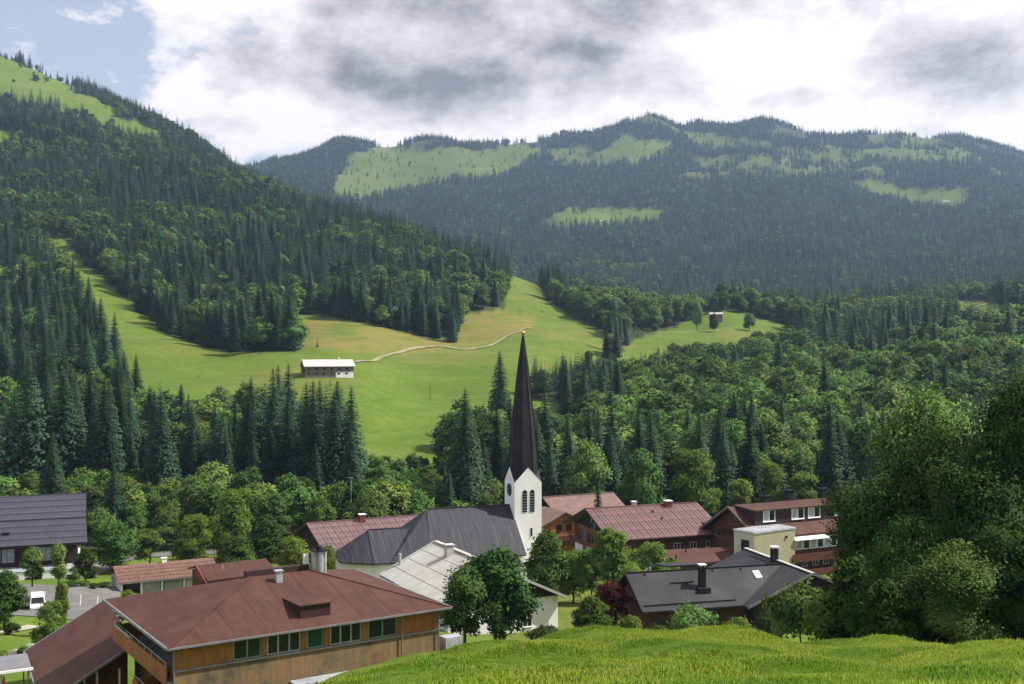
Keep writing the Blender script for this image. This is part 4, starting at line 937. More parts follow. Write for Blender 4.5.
mrib.build('spire_hips', 'spire_shingle', spire)
MB().cyl(cx, cy, zs_(335), zs_(329), .05, .03, 6).build('finial', 'gold', spire)
MB().ring([(cx, cy, zs_(334.5), .05), (cx, cy, zs_(333.6), .30), (cx, cy, zs_(332.6), .40), (cx, cy, zs_(331.4), .30), (cx, cy, zs_(330.6), .05)], 12).build('gold_ball', 'gold', spire, True)
def arched(xc, z0, w, h, side):
    pts = [(-w / 2, 0), (w / 2, 0), (w / 2, h - w / 2)] + [(w / 2 * math.cos(a_), h - w / 2 + w / 2 * math.sin(a_)) for a_ in [math.pi * k / 8 for k in range(1, 8)]] + [(-w / 2, h - w / 2)]
    m = MB(); n = len(pts); f_ = (lambda p, d: (xc + p[0], -d, z0 + p[1])) if side == 'y' else (lambda p, d: (-d, xc - p[0], z0 + p[1]))
    big = [(p[0] * 1.16, p[1] * 1.03 - .05) for p in pts]
    m.add([f_(p, .05) for p in big] + [f_(p, .002) for p in big], [tuple(range(n)), *[(i, i + n, (i + 1) % n + n, (i + 1) % n) for i in range(n)]])
    o = m.build('belfry_opening', 'grey_render', tower)
    m = MB(); m.add([f_(p, .07) for p in pts] + [f_(p, .052) for p in pts], [tuple(range(n)), *[(i, i + n, (i + 1) % n + n, (i + 1) % n) for i in range(n)]]); m.build('opening_recess', 'charcoal', o)
    for k in range(7): zz = .25 + k * (h - .5) / 7; m = MB(); q0 = f_((-w / 2 * .9, zz), .08); q1 = f_((w / 2 * .9, zz + .14), .11); m.box(min(q0[0], q1[0]), max(q0[0], q1[0]), min(q0[1], q1[1]), max(q0[1], q1[1]), min(q0[2], q1[2]), max(q0[2], q1[2])); m.build('louvre', 'seam_metal', o)
zw = G.fz(525, 512, 0)
for u in (524.8, 532.2): arched(G.fx(u, 0), zw, .82, 3.9, 'y')
arched(3.3, zw, .8, 3.9, 'x') if False else None
ck = MB(); cz_ = G.fz(510, 490, 2)
ck.v = []; n = 20
for d_, rr in ((.10, 1.15), (.002, 1.15)): ck.v += [(-d_, cy + rr * math.cos(2 * math.pi * i / n), cz_ + rr * math.sin(2 * math.pi * i / n)) for i in range(n)]
ck.f = [tuple(range(n - 1, -1, -1))] + [(i, (i + 1) % n, (i + 1) % n + n, i + n) for i in range(n)]
clock = ck.build('clock', 'clock_face', tower)
MB().box(-.14, -.102, cy - .05, cy + .05, cz_, cz_ + .9).build('clock_hand', 'gold', clock); MB().box(-.14, -.102, cy, cy + .6, cz_ - .05, cz_ + .05).build('clock_hand', 'gold', clock)
window(tower, 3.0, 4.5, .6, 1.4, -.001, panes=1, frame='grey_render', sill=False); window(tower, 3.0, 8.6, .45, 1.5, -.001, panes=1, frame='grey_render', sill=False)
zr, ev = -29.45 - zb, -37.0 - zb; hw = 8.3
N_ = (-15.5, cy, zr); S_ = (-18.6, cy, -32.5 - zb); Q_ = (-26.0, cy, -32.5 - zb)
def mir(p): return (p[0], 2 * cy - p[1], p[2])
g0, g1 = (.15, cy, zr), (.15, cy - hw, ev); a_ = (-17.0, cy - hw, ev); b_ = (-23.8, cy - 7.4, ev); c_ = (-26.7, cy - 7.4, ev); d_ = (-31.7, cy - 3.9, ev)
nr = MB()
for f_ in (lambda p: p, mir):
    nr.slab([f_(g0), f_(N_), f_(a_), f_(g1)], .2)
    nr.slab([f_(N_), f_(S_), f_(b_), f_(a_)], .2)
nave = nr.build('nave_roof', 'slate_shingle', r)
crf = MB()
for f_ in (lambda p: p, mir):
    crf.slab([f_(S_), f_(Q_), f_(c_), f_(b_)], .2); crf.slab([f_(Q_), f_(d_), f_(c_)], .2)
crf.slab([Q_, mir(d_), d_], .2); choir = crf.build('choir_roof', 'slate_shingle', r)
MB().bar((.1, cy, zr + .06), (-15.5, cy, zr + .06), .3, .16).build('ridge_cap', 'slate_shingle', nave); MB().bar(S_, (Q_[0], Q_[1], Q_[2] + .05), .26, .14).build('ridge_cap', 'slate_shingle', choir)
for pa, pb_ in ((N_, a_), (N_, b_), (Q_, c_), (Q_, d_)): MB().bar(Vector(pa) + Vector((0, 0, .05)), Vector(pb_) + Vector((0, 0, .05)), .2, .1).build('hip_cap', 'slate_shingle', nave)
MB().box(-17, .0, cy - hw + .7, cy + hw - .7, -4, ev + .2).build('nave_wall', 'white_render', r)
cw_ = [(-17, cy - 6.8), (-26.4, cy - 6.8), (-31.0, cy - 3.5), (-31.0, cy + 3.5), (-26.4, cy + 6.8), (-17, cy + 6.8)]
MB().add([(x, y, -4) for x, y in cw_] + [(x, y, ev + .1) for x, y in cw_], [(i, (i + 1) % 6, (i + 1) % 6 + 6, i + 6) for i in range(6)]).build('choir_wall', 'white_render', r)
prism_gable(-.25, -.02, cy - hw + .7, cy + hw - .7, ev, zr - .3, 0).build('gable_wall', 'white_render', r)
gutter(r, (-17, cy - hw - .05, ev - .08), (.1, cy - hw - .05, ev - .08), 'charcoal')
for k in range(4): window(r, -15.5 + k * 4, 1.2, 1.2, 3.6, cy - hw + .69, panes=1, frame='grey_render', sill=False)

# ---- pale metal roofed hall in front of the church
hy = math.degrees(math.atan2(.44, .9)); Hh = Site('metal_roof_hall', 'white hall with pale standing seam metal roof and dark gable', (-.6, 152.4), hy, -40, 'building'); r = Hh.root
e, rz, hw, Ly = 4.7, 9.0, 9.15, 25.6; sl = (rz - e) / hw
for sgn, nm in ((-1, 'roof'), (1, 'back_roof')):
    pts_ = [(sgn * hw, 0, e), (sgn * hw, Ly, e), (0, Ly, rz), (0, 0, rz)]; roof = MB().slab(pts_ if sgn > 0 else pts_[::-1], .25).build(nm, 'seam_metal', r)
    m = MB(); rw = hw / 4; nC = 12; cw = Ly / nC; zd = -sgn
    for row_ in range(4):
        for i in range(nC):
            xa, xb = sgn * (hw - row_ * rw - .0), sgn * (hw - (row_ + 1) * rw + .10); za, zb_ = e + row_ * rw * sl + .06, e + ((row_ + 1) * rw - .10) * sl + .04
            q4 = [(xa, i * cw, za), (xa, (i + 1) * cw - .02, za), (xb, (i + 1) * cw - .02, zb_), (xb, i * cw, zb_)]
            pm = MB().slab(q4 if sgn > 0 else q4[::-1], .05)
            for kk in range(3): yk = i * cw + cw * (kk + .5) / 3; pm.bar((xa, yk, za + .03), (xb, yk, zb_ + .03), .04, .07)
            if sgn < 0 or row_ < 2: pm.build('roof_panel', 'light_metal', roof)
    MB().bar((sgn * hw, -.1, e - .02), (0, -.1, rz - .02), .12, .34).build('verge_board', 'light_metal', r); MB().bar((sgn * hw, Ly + .08, e + .05), (0, Ly + .08, rz + .1), .3, .2).build('verge_board', 'light_metal', r)
MB().bar((0, 0, rz + .12), (0, Ly, rz + .12), .7, .12).build('ridge_cap', 'light_metal', r)
MB().box(-hw + .9, hw - .9, 1.0, Ly - .8, -3.5, e - .12 + .35).build('wall', 'white_render', r)
gp = MB().add([(-hw + .9, 1.0, e + .2), (hw - .9, 1.0, e + .2), (0, 1.0, rz - .3), (-hw + .9, .8, e + .2), (hw - .9, .8, e + .2), (0, .8, rz - .3)], [(0, 1, 2), (3, 5, 4), (3, 4, 1, 0), (4, 5, 2, 1), (5, 3, 0, 2)])
gp.build('gable_wall', 'dark_wood', r)
p = Hh.hit(449, 553, (-1.3, 0, 0), (1, 0, 0)); chimney(r, -1.3, p.y, rz - 1.2, rz + .75, 1.15, 'light_metal', 'light_metal')
p = Hh.hit(400, 560, (0, Ly - .6, 0), (0, 1, 0)); MB().cyl(p.x, Ly - .6, p.z - .9, p.z + 1.0, .22, .22, 10).build('vent_pipe', 'light_metal', r)
for k in range(3): window(r, -6 + k * 4.4, 1.0, 1.4, 1.2, .99, panes=2)

# ---- chalet with cross gable behind the tower
a = plane_pt(549, 497, -32.2)
I_ = Site('brown_tile_chalet', 'chalet with faded brown roof and small orange cross gable beside the tower', a, 27, -42.5); r = I_.root
e, rz, hw, L = 5.6, 10.3, 9.5, 15.8
MB().slab([(-1.5, -hw, e), (L, -hw, e), (L, 0, rz), (-1.5, 0, rz)], .22).build('roof', 'old_brown_tile', r); MB().slab([(-1.5, 0, rz), (L, 0, rz), (L, hw, e), (-1.5, hw, e)], .22).build('back_roof', 'old_brown_tile', r)
MB().bar((-1.5, 0, rz + .08), (L, 0, rz + .08), .3, .14).build('ridge_cap', 'old_brown_tile', r)
MB().box(-.5, L - 1, -hw + 1, hw - 1, -4, e + .3).build('wall', 'red_brown_wood', r); prism_gable(L - 1.1, L - 1, -hw + 1, hw - 1, e, rz - .4, 0).build('gable_wall', 'red_brown_wood', r)
ap = I_.hit(566, 512, (0, -hw - 1.2, 0), (0, 1, 0)); lf = I_.hit(543, 526, (0, -hw - 1.2, 0), (0, 1, 0)); gwid = ap.x - lf.x; sl = (ap.z - lf.z) / gwid
cgr = MB(); cgr.slab([(lf.x, -hw - 1.2, lf.z), (ap.x, -hw - 1.2, ap.z), (ap.x, -1.5, ap.z), (lf.x, -1.5, lf.z)], .2); cgr.slab([(ap.x, -hw - 1.2, ap.z), (ap.x + gwid, -hw - 1.2, lf.z), (ap.x + gwid, -1.5, lf.z), (ap.x, -1.5, ap.z)], .2); cgr.build('gable_roof', 'old_brown_tile', r)
MB().add([(ap.x - gwid + .8, -hw - .3, -3), (ap.x + gwid - .8, -hw - .3, -3), (ap.x + gwid - .8, -hw - .3, lf.z + .3), (ap.x, -hw - .3, ap.z - .35), (ap.x - gwid + .8, -hw - .3, lf.z + .3)], [(0, 1, 2, 3, 4)]).build('gable_front', 'orange_wood', r)
for dx_ in (-1.6, .6): window(r, ap.x + dx_, lf.z - 1.4, 1.1, 1.2, -hw - .31, panes=2, frame='dark_wood')
MB().box(ap.x - gwid + .6, ap.x + gwid - .6, -hw - 1.3, -hw - .31, lf.z - 3.3, lf.z - 2.3).build('balcony', 'red_brown_wood', r)

# ---- red ribbed roof house
a, yaw, L = site_from((610, 541), (702, 535), -35)
J = Site('red_roof_house', 'chalet with ribbed red metal roof, red chimney and dark balconied gable', a, yaw, -41.2); r = J.root
e, hw, rs, L = 6.2, 10.95, 4.15, 23.4; sl = rs / hw
roof = MB().slab([(0, 0, e), (L, 0, e), (L, hw, e + rs), (0, hw, e + rs)], .22).build('roof', 'red_sheet', r); MB().slab([(0, hw, e + rs), (L, hw, e + rs), (L, 2 * hw, e), (0, 2 * hw, e)], .22).build('back_roof', 'red_sheet', r)
sheet_panels(r, roof, 17, 4, 0, L, hw, e, sl, 'red_sheet')
MB().bar((0, hw, e + rs + .1), (L, hw, e + rs + .1), .35, .12).build('ridge_cap', 'red_sheet', r)
MB().bar((-.04, 0, e - .08), (-.04, hw, e + rs - .08), .08, .34).build('verge_board', 'dark_wood', r); MB().bar((-.04, hw, e + rs - .08), (-.04, 2 * hw, e - .08), .08, .34).build('verge_board', 'dark_wood', r)
gutter(r, (0, -.1, e - .08), (L, -.1, e - .08), 'brown_felt_dark')
MB().box(2.2, L - 1, 1.4, 2 * hw - 1, -3.5, 3.0).build('ground_floor_wall', 'white_render', r); MB().box(2.2, L - 1, 1.38, 2 * hw - 1, 3.0, e + .3).build('upper_wall', 'brown_wood', r); prism_gable(2.1, 2.3, 1.4, 2 * hw - 1, e, e + rs - .4, 0).build('gable_wall', 'dark_wood', r)
for zf_ in (.6, 3.2, 5.9):
    yl = (2, 2 * hw - 2) if zf_ < 5 else (6, 2 * hw - 6); MB().box(.55, .7, yl[0], yl[1], zf_, zf_ + 1.0).build('balcony_parapet', 'red_brown_wood' if zf_ < 5 else 'brown_wood', r); MB().box(.7, 2.19, yl[0], yl[1], zf_, zf_ + .12).build('balcony_floor', 'dark_wood', r)
    for k in range(4 if zf_ < 5 else 2): window(r, yl[0] + 1.2 + k * 4, zf_ + .5, 1.6, 1.7, 2.09, '-x', 2, 'white_paint', 'glass', False)
for k in range(6): window(r, 3.4 + k * 3.3, 3.6, 1.3, 1.2, 1.37, panes=2); window(r, 3.4 + k * 3.3, .9, 1.3, 1.3, 1.39, panes=2)
p = J.hit(668, 506, (0, 10.2, 0), (0, 1, 0)); chimney(r, p.x, 10.2, e + rs - 1.2, J.fz(668, 502, 10.2), 1.15, 'red_brick', 'white_paint')
p = J.hit(634, 503, (0, 11.6, 0), (0, 1, 0)); chimney(r, p.x, 11.6, e + rs - .6, e + rs + .5, .8, 'zinc', 'white_paint')
for u, v in ((653, 512), (662, 519)): p = J.hit(u, v, (0, 0, e + .1), (0, -sl, 1)); MB().cyl(p.x, p.y, p.z - .1, p.z + .45, .22, .22, 8).build('roof_vent', 'red_sheet', r)
# low annex between the red roof and the hotel
b0, b1, f0, f1 = plane_pt(664, 550, -35.6), plane_pt(740, 546, -35.6), plane_pt(668, 567, -36.9), plane_pt(742, 558, -36.9)
An = Site('brown_roof_extension', 'low extension with plain red brown roof between the red roof and the hotel', f0, 22, -41, 'building'); r = An.root
def tl(p): d = p - An.o; return (d.dot(An.ex), d.dot(An.ey), d.z)
q4 = [tl(f0), tl(f1), tl(b1), tl(b0)]; MB().slab(q4, .25).build('roof', 'brown_felt', r)
MB().add([(q4[i][0] * .96 + .3, q4[i][1] + (.5 if i < 2 else -.3), -3) for i in range(4)] + [(q4[i][0] * .96 + .3, q4[i][1] + (.5 if i < 2 else -.3), q4[i][2] - .15) for i in range(4)], [(0, 1, 5, 4), (1, 2, 6, 5), (2, 3, 7, 6), (3, 0, 4, 7), (4, 5, 6, 7)]).build('wall', 'red_brown_wood', r)
for u, v in ((676, 561), (686, 553)): p = An.hit(u, v, q4[0], Vector(q4[1]).__sub__(Vector(q4[0])).cross(Vector(q4[3]) - Vector(q4[0]))); MB().cyl(p.x, p.y, p.z - .2, p.z + 1.0, .14, .14, 8).build('vent_pipe', 'brown_felt_dark', r)

# ---- brown hotel
K = Site('brown_hotel', 'brown timber hotel with long dormer, white windows and three dark chimneys', (38.2, 200), 26, -41.8, 'hotel'); r = K.root
zr, L, ye = 12.6, 31, -8.2; sl = .52; ef = zr + ye * sl
MB().slab([(0, ye, ef), (L, ye, ef), (L, 0, zr), (0, 0, zr)], .25).build('roof', 'brown_felt', r); eb = zr - 10.8 * .60; MB().slab([(0, 0, zr), (L, 0, zr), (L, 10.8, eb), (0, 10.8, eb)], .25).build('back_roof', 'brown_felt', r)
for pa, pb_ in (((-.05, 0, zr + .02), (-.05, 10.8, eb + .02)), ((-.05, 0, zr + .02), (-.05, ye, ef + .02))): MB().bar(pa, pb_, .14, .36).build('verge_board', 'grey_wood', r)
MB().add([(1.2, ye + 1, ef - .2), (1.2, 9.8, eb + .2), (1.2, 0, zr - .3), (1.4, ye + 1, ef - .2), (1.4, 9.8, eb + .2), (1.4, 0, zr - .3)], [(0, 2, 1), (3, 4, 5), (0, 3, 5, 2), (2, 5, 4, 1), (1, 4, 3, 0)]).build('gable_wall', 'red_brown_wood', r)
MB().box(1.2, L - 1, ye + 1, 9.8, -3, ef + .1).build('wall', 'red_brown_wood', r)
window(r, -.8 + .2, ef + 1.2, 1.5, 1.4, 1.19, '-x', 1, 'orange_wood', 'glass'); window(r, 3.6, ef - 1.6, 1.5, 1.5, 1.19, '-x', 2, 'orange_wood', 'glass')
yd, zt = -5.2, zr - .12; zbm = zr + yd * sl
dmo = MB().add([(1.9, yd, zbm - .2), (L - .6, yd, zbm - .2), (L - .6, yd, zt), (1.9, yd, zt), (1.9, 0, zt), (L - .6, 0, zt)], [(0, 1, 2, 3), (3, 2, 5, 4), (0, 3, 4), (1, 5, 2)]).build('dormer', 'aubergine_wood', r)
MB().slab([(1.5, yd - .5, zt + .14), (L, yd - .5, zt + .14), (L, .5, zt + .34), (1.5, .5, zt + .34)], .2).build('dormer_roof', 'brown_felt', r)
for u0, u1, v1 in ((763, 775, 522), (791.5, 804, 519.5), (808, 820, 518), (834, 846, 516)):
    xa, xb = K.fx(u0, yd), K.fx(u1, yd); zz = K.fz(u0, v1, yd); window(dmo, xa, zz, xb - xa, 2.0, yd - .005, panes=2, glass=('curtain_pane', 'glass'), bw=.12)
for u, v0, v1 in ((765.5, 493.5, 504), (789, 488, 501), (822.5, 486, 498)):
    p = K.hit(u, v1, (0, 1.0, 0), (0, 1, 0)); chimney(r, p.x, 1.0, zr - .8, K.fz(u, v0 + 3.5, 1.0), 1.3, 'charcoal', 'charcoal', pots=2)
xa = K.fx(795, -9.2); MB().slab([(xa, -9.4, ef - .75), (xa + 7.5, -9.4, ef - .75), (xa + 7.5, -7.1, ef - .15), (xa, -7.1, ef - .15)], .12).build('awning', 'white_paint', r)
for k in range(7):
    window(r, xa + .4 + k * 1.55, ef - 2.9, 1.45, 2.05, ye + .99, panes=1, glass=('glass', 'curtain_pane')[k % 2:], bw=.14, sill=False)
for zf_, mt in ((ef - 4.6, 'red_brown_wood'), (ef - 7.4, 'brown_wood')):
    MB().box(xa - .5, L - 1, -9.3, -9.15, zf_, zf_ + 1.35).build('balcony_parapet', mt, r); MB().box(xa - .5, L - 1, -9.15, ye + 1, zf_, zf_ + .14).build('balcony_floor', 'dark_wood', r)
for k in range(5): window(r, xa + .8 + k * 2.4, ef - 5.9, 1.3, 1.6, ye + .99, panes=2, sill=False)
for u, v in ((730, 521),): pass
# cream stair tower in front of the hotel
a, yaw, L = site_from((754, 532.7), (795, 527.1), -32)
Bx = Site('cream_block', 'flat roofed cream rendered block in front of the hotel', a, yaw, -41.5, 'building'); r = Bx.root
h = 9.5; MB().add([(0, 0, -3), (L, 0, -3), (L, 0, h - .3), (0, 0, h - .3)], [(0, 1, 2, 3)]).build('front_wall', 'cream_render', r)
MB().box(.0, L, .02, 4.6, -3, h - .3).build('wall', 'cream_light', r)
MB().box(-.12, L + .12, -.12, 4.75, h - .3, h).build('roof_slab', 'zinc', r); MB().box(.3, L - .3, .3, 4.4, h, h + .06).build('roof_gravel', 'concrete', r)
window(r, 1.1, h - 3.7, 1.8, 2.2, -.001, '-x', 1, 'charcoal', 'glass'); zz = Bx.fz(786, 538, 0); xx = Bx.fx(786, 0); MB().box(xx - .2, xx + .2, -.2, -.005, zz, zz + .4).build('wall_lamp', 'charcoal', r)

# ---- dark grey roofed house behind the crest
a, yaw, L = site_from((642.5, 612), (743, 605), -32.8)
Lh = Site('dark_grey_roof_house', 'house with dark grey cross gabled roof, skylight and tall capped chimney', a, yaw, -36.6); r = Lh.root
e, hw, rs = 3.8, 5.5, 3.55; sl = rs / hw
MB().slab([(0, 0, e), (22.2, 0, e), (22.2, hw, e + rs), (0, hw, e + rs)], .2).build('roof', 'dark_grey_felt', r); MB().slab([(0, hw, e + rs), (22.2, hw, e + rs), (22.2, 2 * hw, e), (0, 2 * hw, e)], .2).build('back_roof', 'dark_grey_felt', r)
xr, xw, zw_ = 22.4, 13.4, e + 3.72; y0, y1 = -1.4, 16.6
MB().slab([(xw, y0, e), (xr, y0, zw_), (xr, y1, zw_), (xw, y1, e)], .2).build('wing_roof', 'dark_grey_felt', r); MB().slab([(xr, y0, zw_), (31.4, y0, e), (31.4, y1, e), (xr, y1, zw_)], .2).build('wing_roof', 'dark_grey_felt', r)
MB().bar((xr, y0 - .05, zw_ + .06), (xr, y1, zw_ + .06), .5, .08).build('ridge_flashing', 'light_metal', r); MB().bar((xw, y0 - .06, e - .05), (xr, y0 - .06, zw_ - .05), .1, .3).build('verge_board', 'flashing', r); MB().bar((xr, y0 - .06, zw_ - .05), (31.4, y0 - .06, e - .05), .1, .3).build('verge_board', 'flashing', r)
MB().bar((-.05, 0, e - .03), (-.05, hw, e + rs - .03), .1, .28).build('verge_board', 'charcoal', r); MB().bar((-.05, hw, e + rs - .03), (-.05, 2 * hw, e - .03), .1, .28).build('verge_board', 'charcoal', r)
gutter(r, (0, -.12, e - .1), (xw, -.12, e - .1), 'charcoal', .1)
MB().bar((.4, .62, e + .62 * sl + .16), (xw - .6, .62, e + .62 * sl + .16), .07, .16).build('snow_guard', 'charcoal', r); MB().bar((0, hw, e + rs + .1), (22, hw, e + rs + .1), .16, .16).build('ridge_cap', 'charcoal', r)
MB().bar((5.2, 3.6, e + 3.6 * sl + .14), (8.4, 3.6, e + 3.6 * sl + .14), .08, .14).build('snow_guard', 'charcoal', r)
MB().bar((xr - .6, 5.6, zw_ + .05), (xr - .6, 13.5, zw_ + .05), .12, .14).build('snow_guard', 'charcoal', r)
MB().box(1.0, 22, 1.0, 2 * hw - .8, -4, e + .45).build('wall', 'red_brown_wood', r); prism_gable(1.0, 1.15, .9, 2 * hw - .8, e, e + rs - .35, 0).build('gable_wall', 'brown_wood', r)
MB().box(xw + 1.3, 30.4, -.3, y1 - .8, -4, e + .25).build('wing_wall', 'dark_wood', r)
MB().add([(xw + 1.2, -.3, e), (30.5, -.3, e), (xr, -.3, zw_ - .35), (xw + 1.2, -.12, e), (30.5, -.12, e), (xr, -.12, zw_ - .35)], [(0, 1, 2), (3, 5, 4), (0, 3, 4, 1), (1, 4, 5, 2), (2, 5, 3, 0)]).build('wing_gable', 'dark_wood', r)
window(r, 3.4, e + .5, 1.3, 1.5, .99, '-x', 1, 'orange_wood', 'curtain_pane'); 
for k in range(4): window(r, 2.4 + k * 2.6, e - 2.2, 1.2, 1.2, .99, panes=2, frame='brown_wood')
n_ = (0, -sl, 1); p = Lh.hit(702, 588, (0, 0, e), n_); chimney(r, p.x, p.y, p.z - .5, p.z + 2.7, .75, 'charcoal', 'white_paint'); MB().box(p.x - .8, p.x + .8, p.y - .9, p.y + .5, p.z - .55, p.z + .12).build('chimney_skirt', 'charcoal', r)
p0, p1 = Lh.hit(756, 578, (0, 0, e + .12), n_), Lh.hit(769, 568, (0, 0, e + .12), n_)
sk = MB().slab([(p0.x, p0.y, e + p0.y * sl + .16), (p0.x + .95, p0.y, e + p0.y * sl + .16), (p0.x + .95, p0.y + 1.1, e + (p0.y + 1.1) * sl + .16), (p0.x, p0.y + 1.1, e + (p0.y + 1.1) * sl + .16)], .2).build('skylight', 'zinc', r)
MB().slab([(p0.x + .12, p0.y + .15, e + (p0.y + .15) * sl + .18), (p0.x + .83, p0.y + .15, e + (p0.y + .15) * sl + .18), (p0.x + .83, p0.y + .97, e + (p0.y + .97) * sl + .18), (p0.x + .12, p0.y + .97, e + (p0.y + .97) * sl + .18)], .03).build('pane', 'lamp_clear', sk)
p = Lh.hit(775, 566, (xr - .2, 0, 0), (1, 0, 0)); chimney(r, xr - .3, p.y, zw_ - .6, zw_ + 1.5, .8, 'charcoal', 'white_paint')
for u, v in ((644, 573), (712, 569.5), (740, 568.5)): p = Lh.hit(u, v, (0, hw - .15, 0), (0, 1, 0)); MB().cyl(p.x, hw - .35, e + rs - .4, e + rs - .05, .12, .12, 8).build('roof_vent', 'charcoal', r)
p = plane_pt(712, 566, -29.2); MB().slab([(7.2, 9.2, e + rs - .1), (12.0, 9.2, e + rs - .1), (12.0, 13.5, e + rs - .6), (7.2, 13.5, e + rs - .6)], .2).build('rear_roof', 'dark_grey_felt', r)

# ---- barn in the meadow
g = drop(304, 487)
Mb = Site('meadow_barn', 'long barn with pale metal roof in the middle of the meadow', (g.x, 487), 20, px(304, 375.5, 487).z, 'barn'); r = Mb.root
L, hw, e, rs = 22.5, 5.6, 3.9, 2.9
MB().slab([(0, 0, e), (L, 0, e), (L, hw, e + rs), (0, hw, e + rs)], .2).build('roof', 'light_metal', r); MB().slab([(0, hw, e + rs), (L, hw, e + rs), (L, 2 * hw, e), (0, 2 * hw, e)], .2).build('back_roof', 'light_metal', r)
MB().box(.7, L - .7, .8, 2 * hw - .6, -7, 1.5).build('ground_floor_wall', 'grey_wood', r); MB().box(.6, L - .6, .7, 2 * hw - .5, 1.5, e + .3).build('upper_wall', 'grey_wood', r); prism_gable(.6, .75, .7, 2 * hw - .5, e, e + rs - .2, 0).build('gable_wall', 'aubergine_wood', r); MB().box(.5, .59, .8, 2 * hw - .6, 1.2, e).build('gable_boards', 'aubergine_wood', r)
MB().box(L * .62, L - .8, .6, .8, -7, 1.4).build('rendered_wall', 'white_render', r)
for k in range(6): window(r, 1.6 + k * 3.3, .3, 1.0, .8, .79 if k < 4 else .59, panes=1, frame='grey_wood', sill=False)
for k in range(6): window(r, 1.6 + k * 3.3, 2.3, 1.6, .9, .69, panes=1, frame='grey_wood', sill=False)
p = Mb.hit(339, 356.5, (0, hw, 0), (0, 1, 0)); chimney(r, p.x, hw, e + rs - .3, e + rs + .6, .7, 'white_paint', 'white_paint')
def hut(name, label, u, v, d, wpx, yaw, wall, roofm, flat=.55, hr=.5):
    g = px(u, v, d); w_ = wpx / F * d; s_ = Site(name, label, (g.x - w_ / 2, d), yaw, g.z, 'hut'); r = s_.root; hw = w_ * flat / 2; e = w_ * .24 * hr * 2; rs = hw * .42
    MB().slab([(-.3, -.4, e - .15), (w_ + .3, -.4, e - .15), (w_ + .3, hw, e + rs), (-.3, hw, e + rs)], .2).build('roof', roofm, r); MB().slab([(-.3, hw, e + rs), (w_ + .3, hw, e + rs), (w_ + .3, 2 * hw + .4, e - .15), (-.3, 2 * hw + .4, e - .15)], .2).build('back_roof', roofm, r)
    MB().box(.2, w_ - .2, .2, 2 * hw - .2, -4, e).build('wall', wall, r); prism_gable(.2, .3, .2, 2 * hw - .2, e, e + rs - .15, 0).build('gable_wall', wall, r)
    for k in range(2): window(r, w_ * (.2 + .4 * k), e * .35, w_ * .12, e * .4, .19, panes=1, sill=False)
hut('alpine_hut', 'hut with pale roof on the small meadow above the spur', 716, 317, 850, 13, -14, 'grey_wood', 'light_metal')
hut('alpine_hut', 'tiny pale roofed hut on the meadow patch of the far mountain', 603, 222, 2900, 5, 10, 'grey_wood', 'light_metal')
hut('alpine_hut', 'tiny pale hut on the high pasture of the far mountain at the right', 946, 203, 3100, 7, -10, 'white_render', 'light_metal')
hut('alpine_hut', 'tiny hut at the lower edge of the sunlit pasture under the far left crest', 421, 181, 3600, 5, 0, 'grey_wood', 'light_metal')
hut('alpine_hut', 'tiny light hut near the far crest at the right', 874, 147, 4000, 5, 0, 'red_brown_wood', 'light_metal')
hut('hay_shed', 'small dark hay shed beside the track at the forest edge', 430, 351, 625, 5, 15, 'dark_wood', 'grey_wood', .9, .9)
for u, d, lab in ((453, 470, 'wooden pole in the middle of the meadow'), (520, 760, 'pole on the upper tongue of the meadow'), (430, 520, 'short pole near the hay shed')):
    g = drop(u, d); o = MB().cyl(0, 0, -.5, 6.0, .2, .14, 8).bar((-.9, 0, 5.3), (.9, 0, 5.3), .16).build('power_pole', 'grey_wood'); o.location = g; tag(o, lab, 'pole')

# ------------------------------------------------------------------ car park, paths, track
def drape(name, label, ring, mat, lift, n=10):
    """sheet laid over the ground between two world polylines"""
    a_, b_ = ring; V = []; k = len(a_)
    for i in range(k):
        for j in range(n + 1): p = Vector(a_[i]).lerp(Vector(b_[i]), j / n); V.append((p.x, p.y, 0))
    V = np.array(V); V[:, 2] = ground(V[:, 0], V[:, 1]) + lift
    fs = [(i * (n + 1) + j, i * (n + 1) + j + 1, (i + 1) * (n + 1) + j + 1, (i + 1) * (n + 1) + j) for i in range(k - 1) for j in range(n)]
    return tag(link(name, mesh(name, V, fs, mat, True)), label, kind='structure')
def gpt(u, v, d0, d1):
    """where the line of sight through u,v meets the ground between two distances"""
    ds = np.linspace(d0, d1, 300); z = ground((u - 512) / F * ds, ds, False); k = np.argmin(np.abs(VH - F * z / ds - v)); return Vector(((u - 512) / F * ds[k], ds[k], 0))
def strip(name, label, pts, width, mat, lift):
    P = [Vector(p) for p in pts]; Q_ = []
    for a_, b_ in zip(P, P[1:]):
        for k in range(6): Q_.append(a_.lerp(b_, k / 6))
    Q_.append(P[-1]); A_, B_ = [], []
    for i, p in enumerate(Q_):
        tdir = (Q_[min(i + 1, len(Q_) - 1)] - Q_[max(i - 1, 0)]).normalized(); nrm = Vector((-tdir.y, tdir.x, 0)); A_.append(p - nrm * width / 2); B_.append(p + nrm * width / 2)
    return drape(name, label, (A_, B_), mat, lift, 3)
nearp = [gpt(u, 619, 100, 190) for u in np.linspace(-60, 120, 12)]; farp = [gpt(u, 586, 120, 220) for u in np.linspace(-60, 120, 12)]
drape('parking_lot', 'grey asphalt car park in front of the white house', (nearp, farp), 'asphalt', .10, 12)
for k, u in enumerate((20, 44, 64, 80, 97)):
    a_ = gpt(u, 604, 120, 200); b_ = gpt(u + 1, 595, 120, 210); strip('parking_line', 'white painted bay line', [a_, b_], .13, 'road_paint', .13)
strip('road', 'pale road running behind the garage row', [gpt(u, v, 130, 260) for u, v in ((60, 578), (98, 566), (130, 557), (200, 553), (260, 551), (300, 548))], 5.5, 'asphalt', .14)
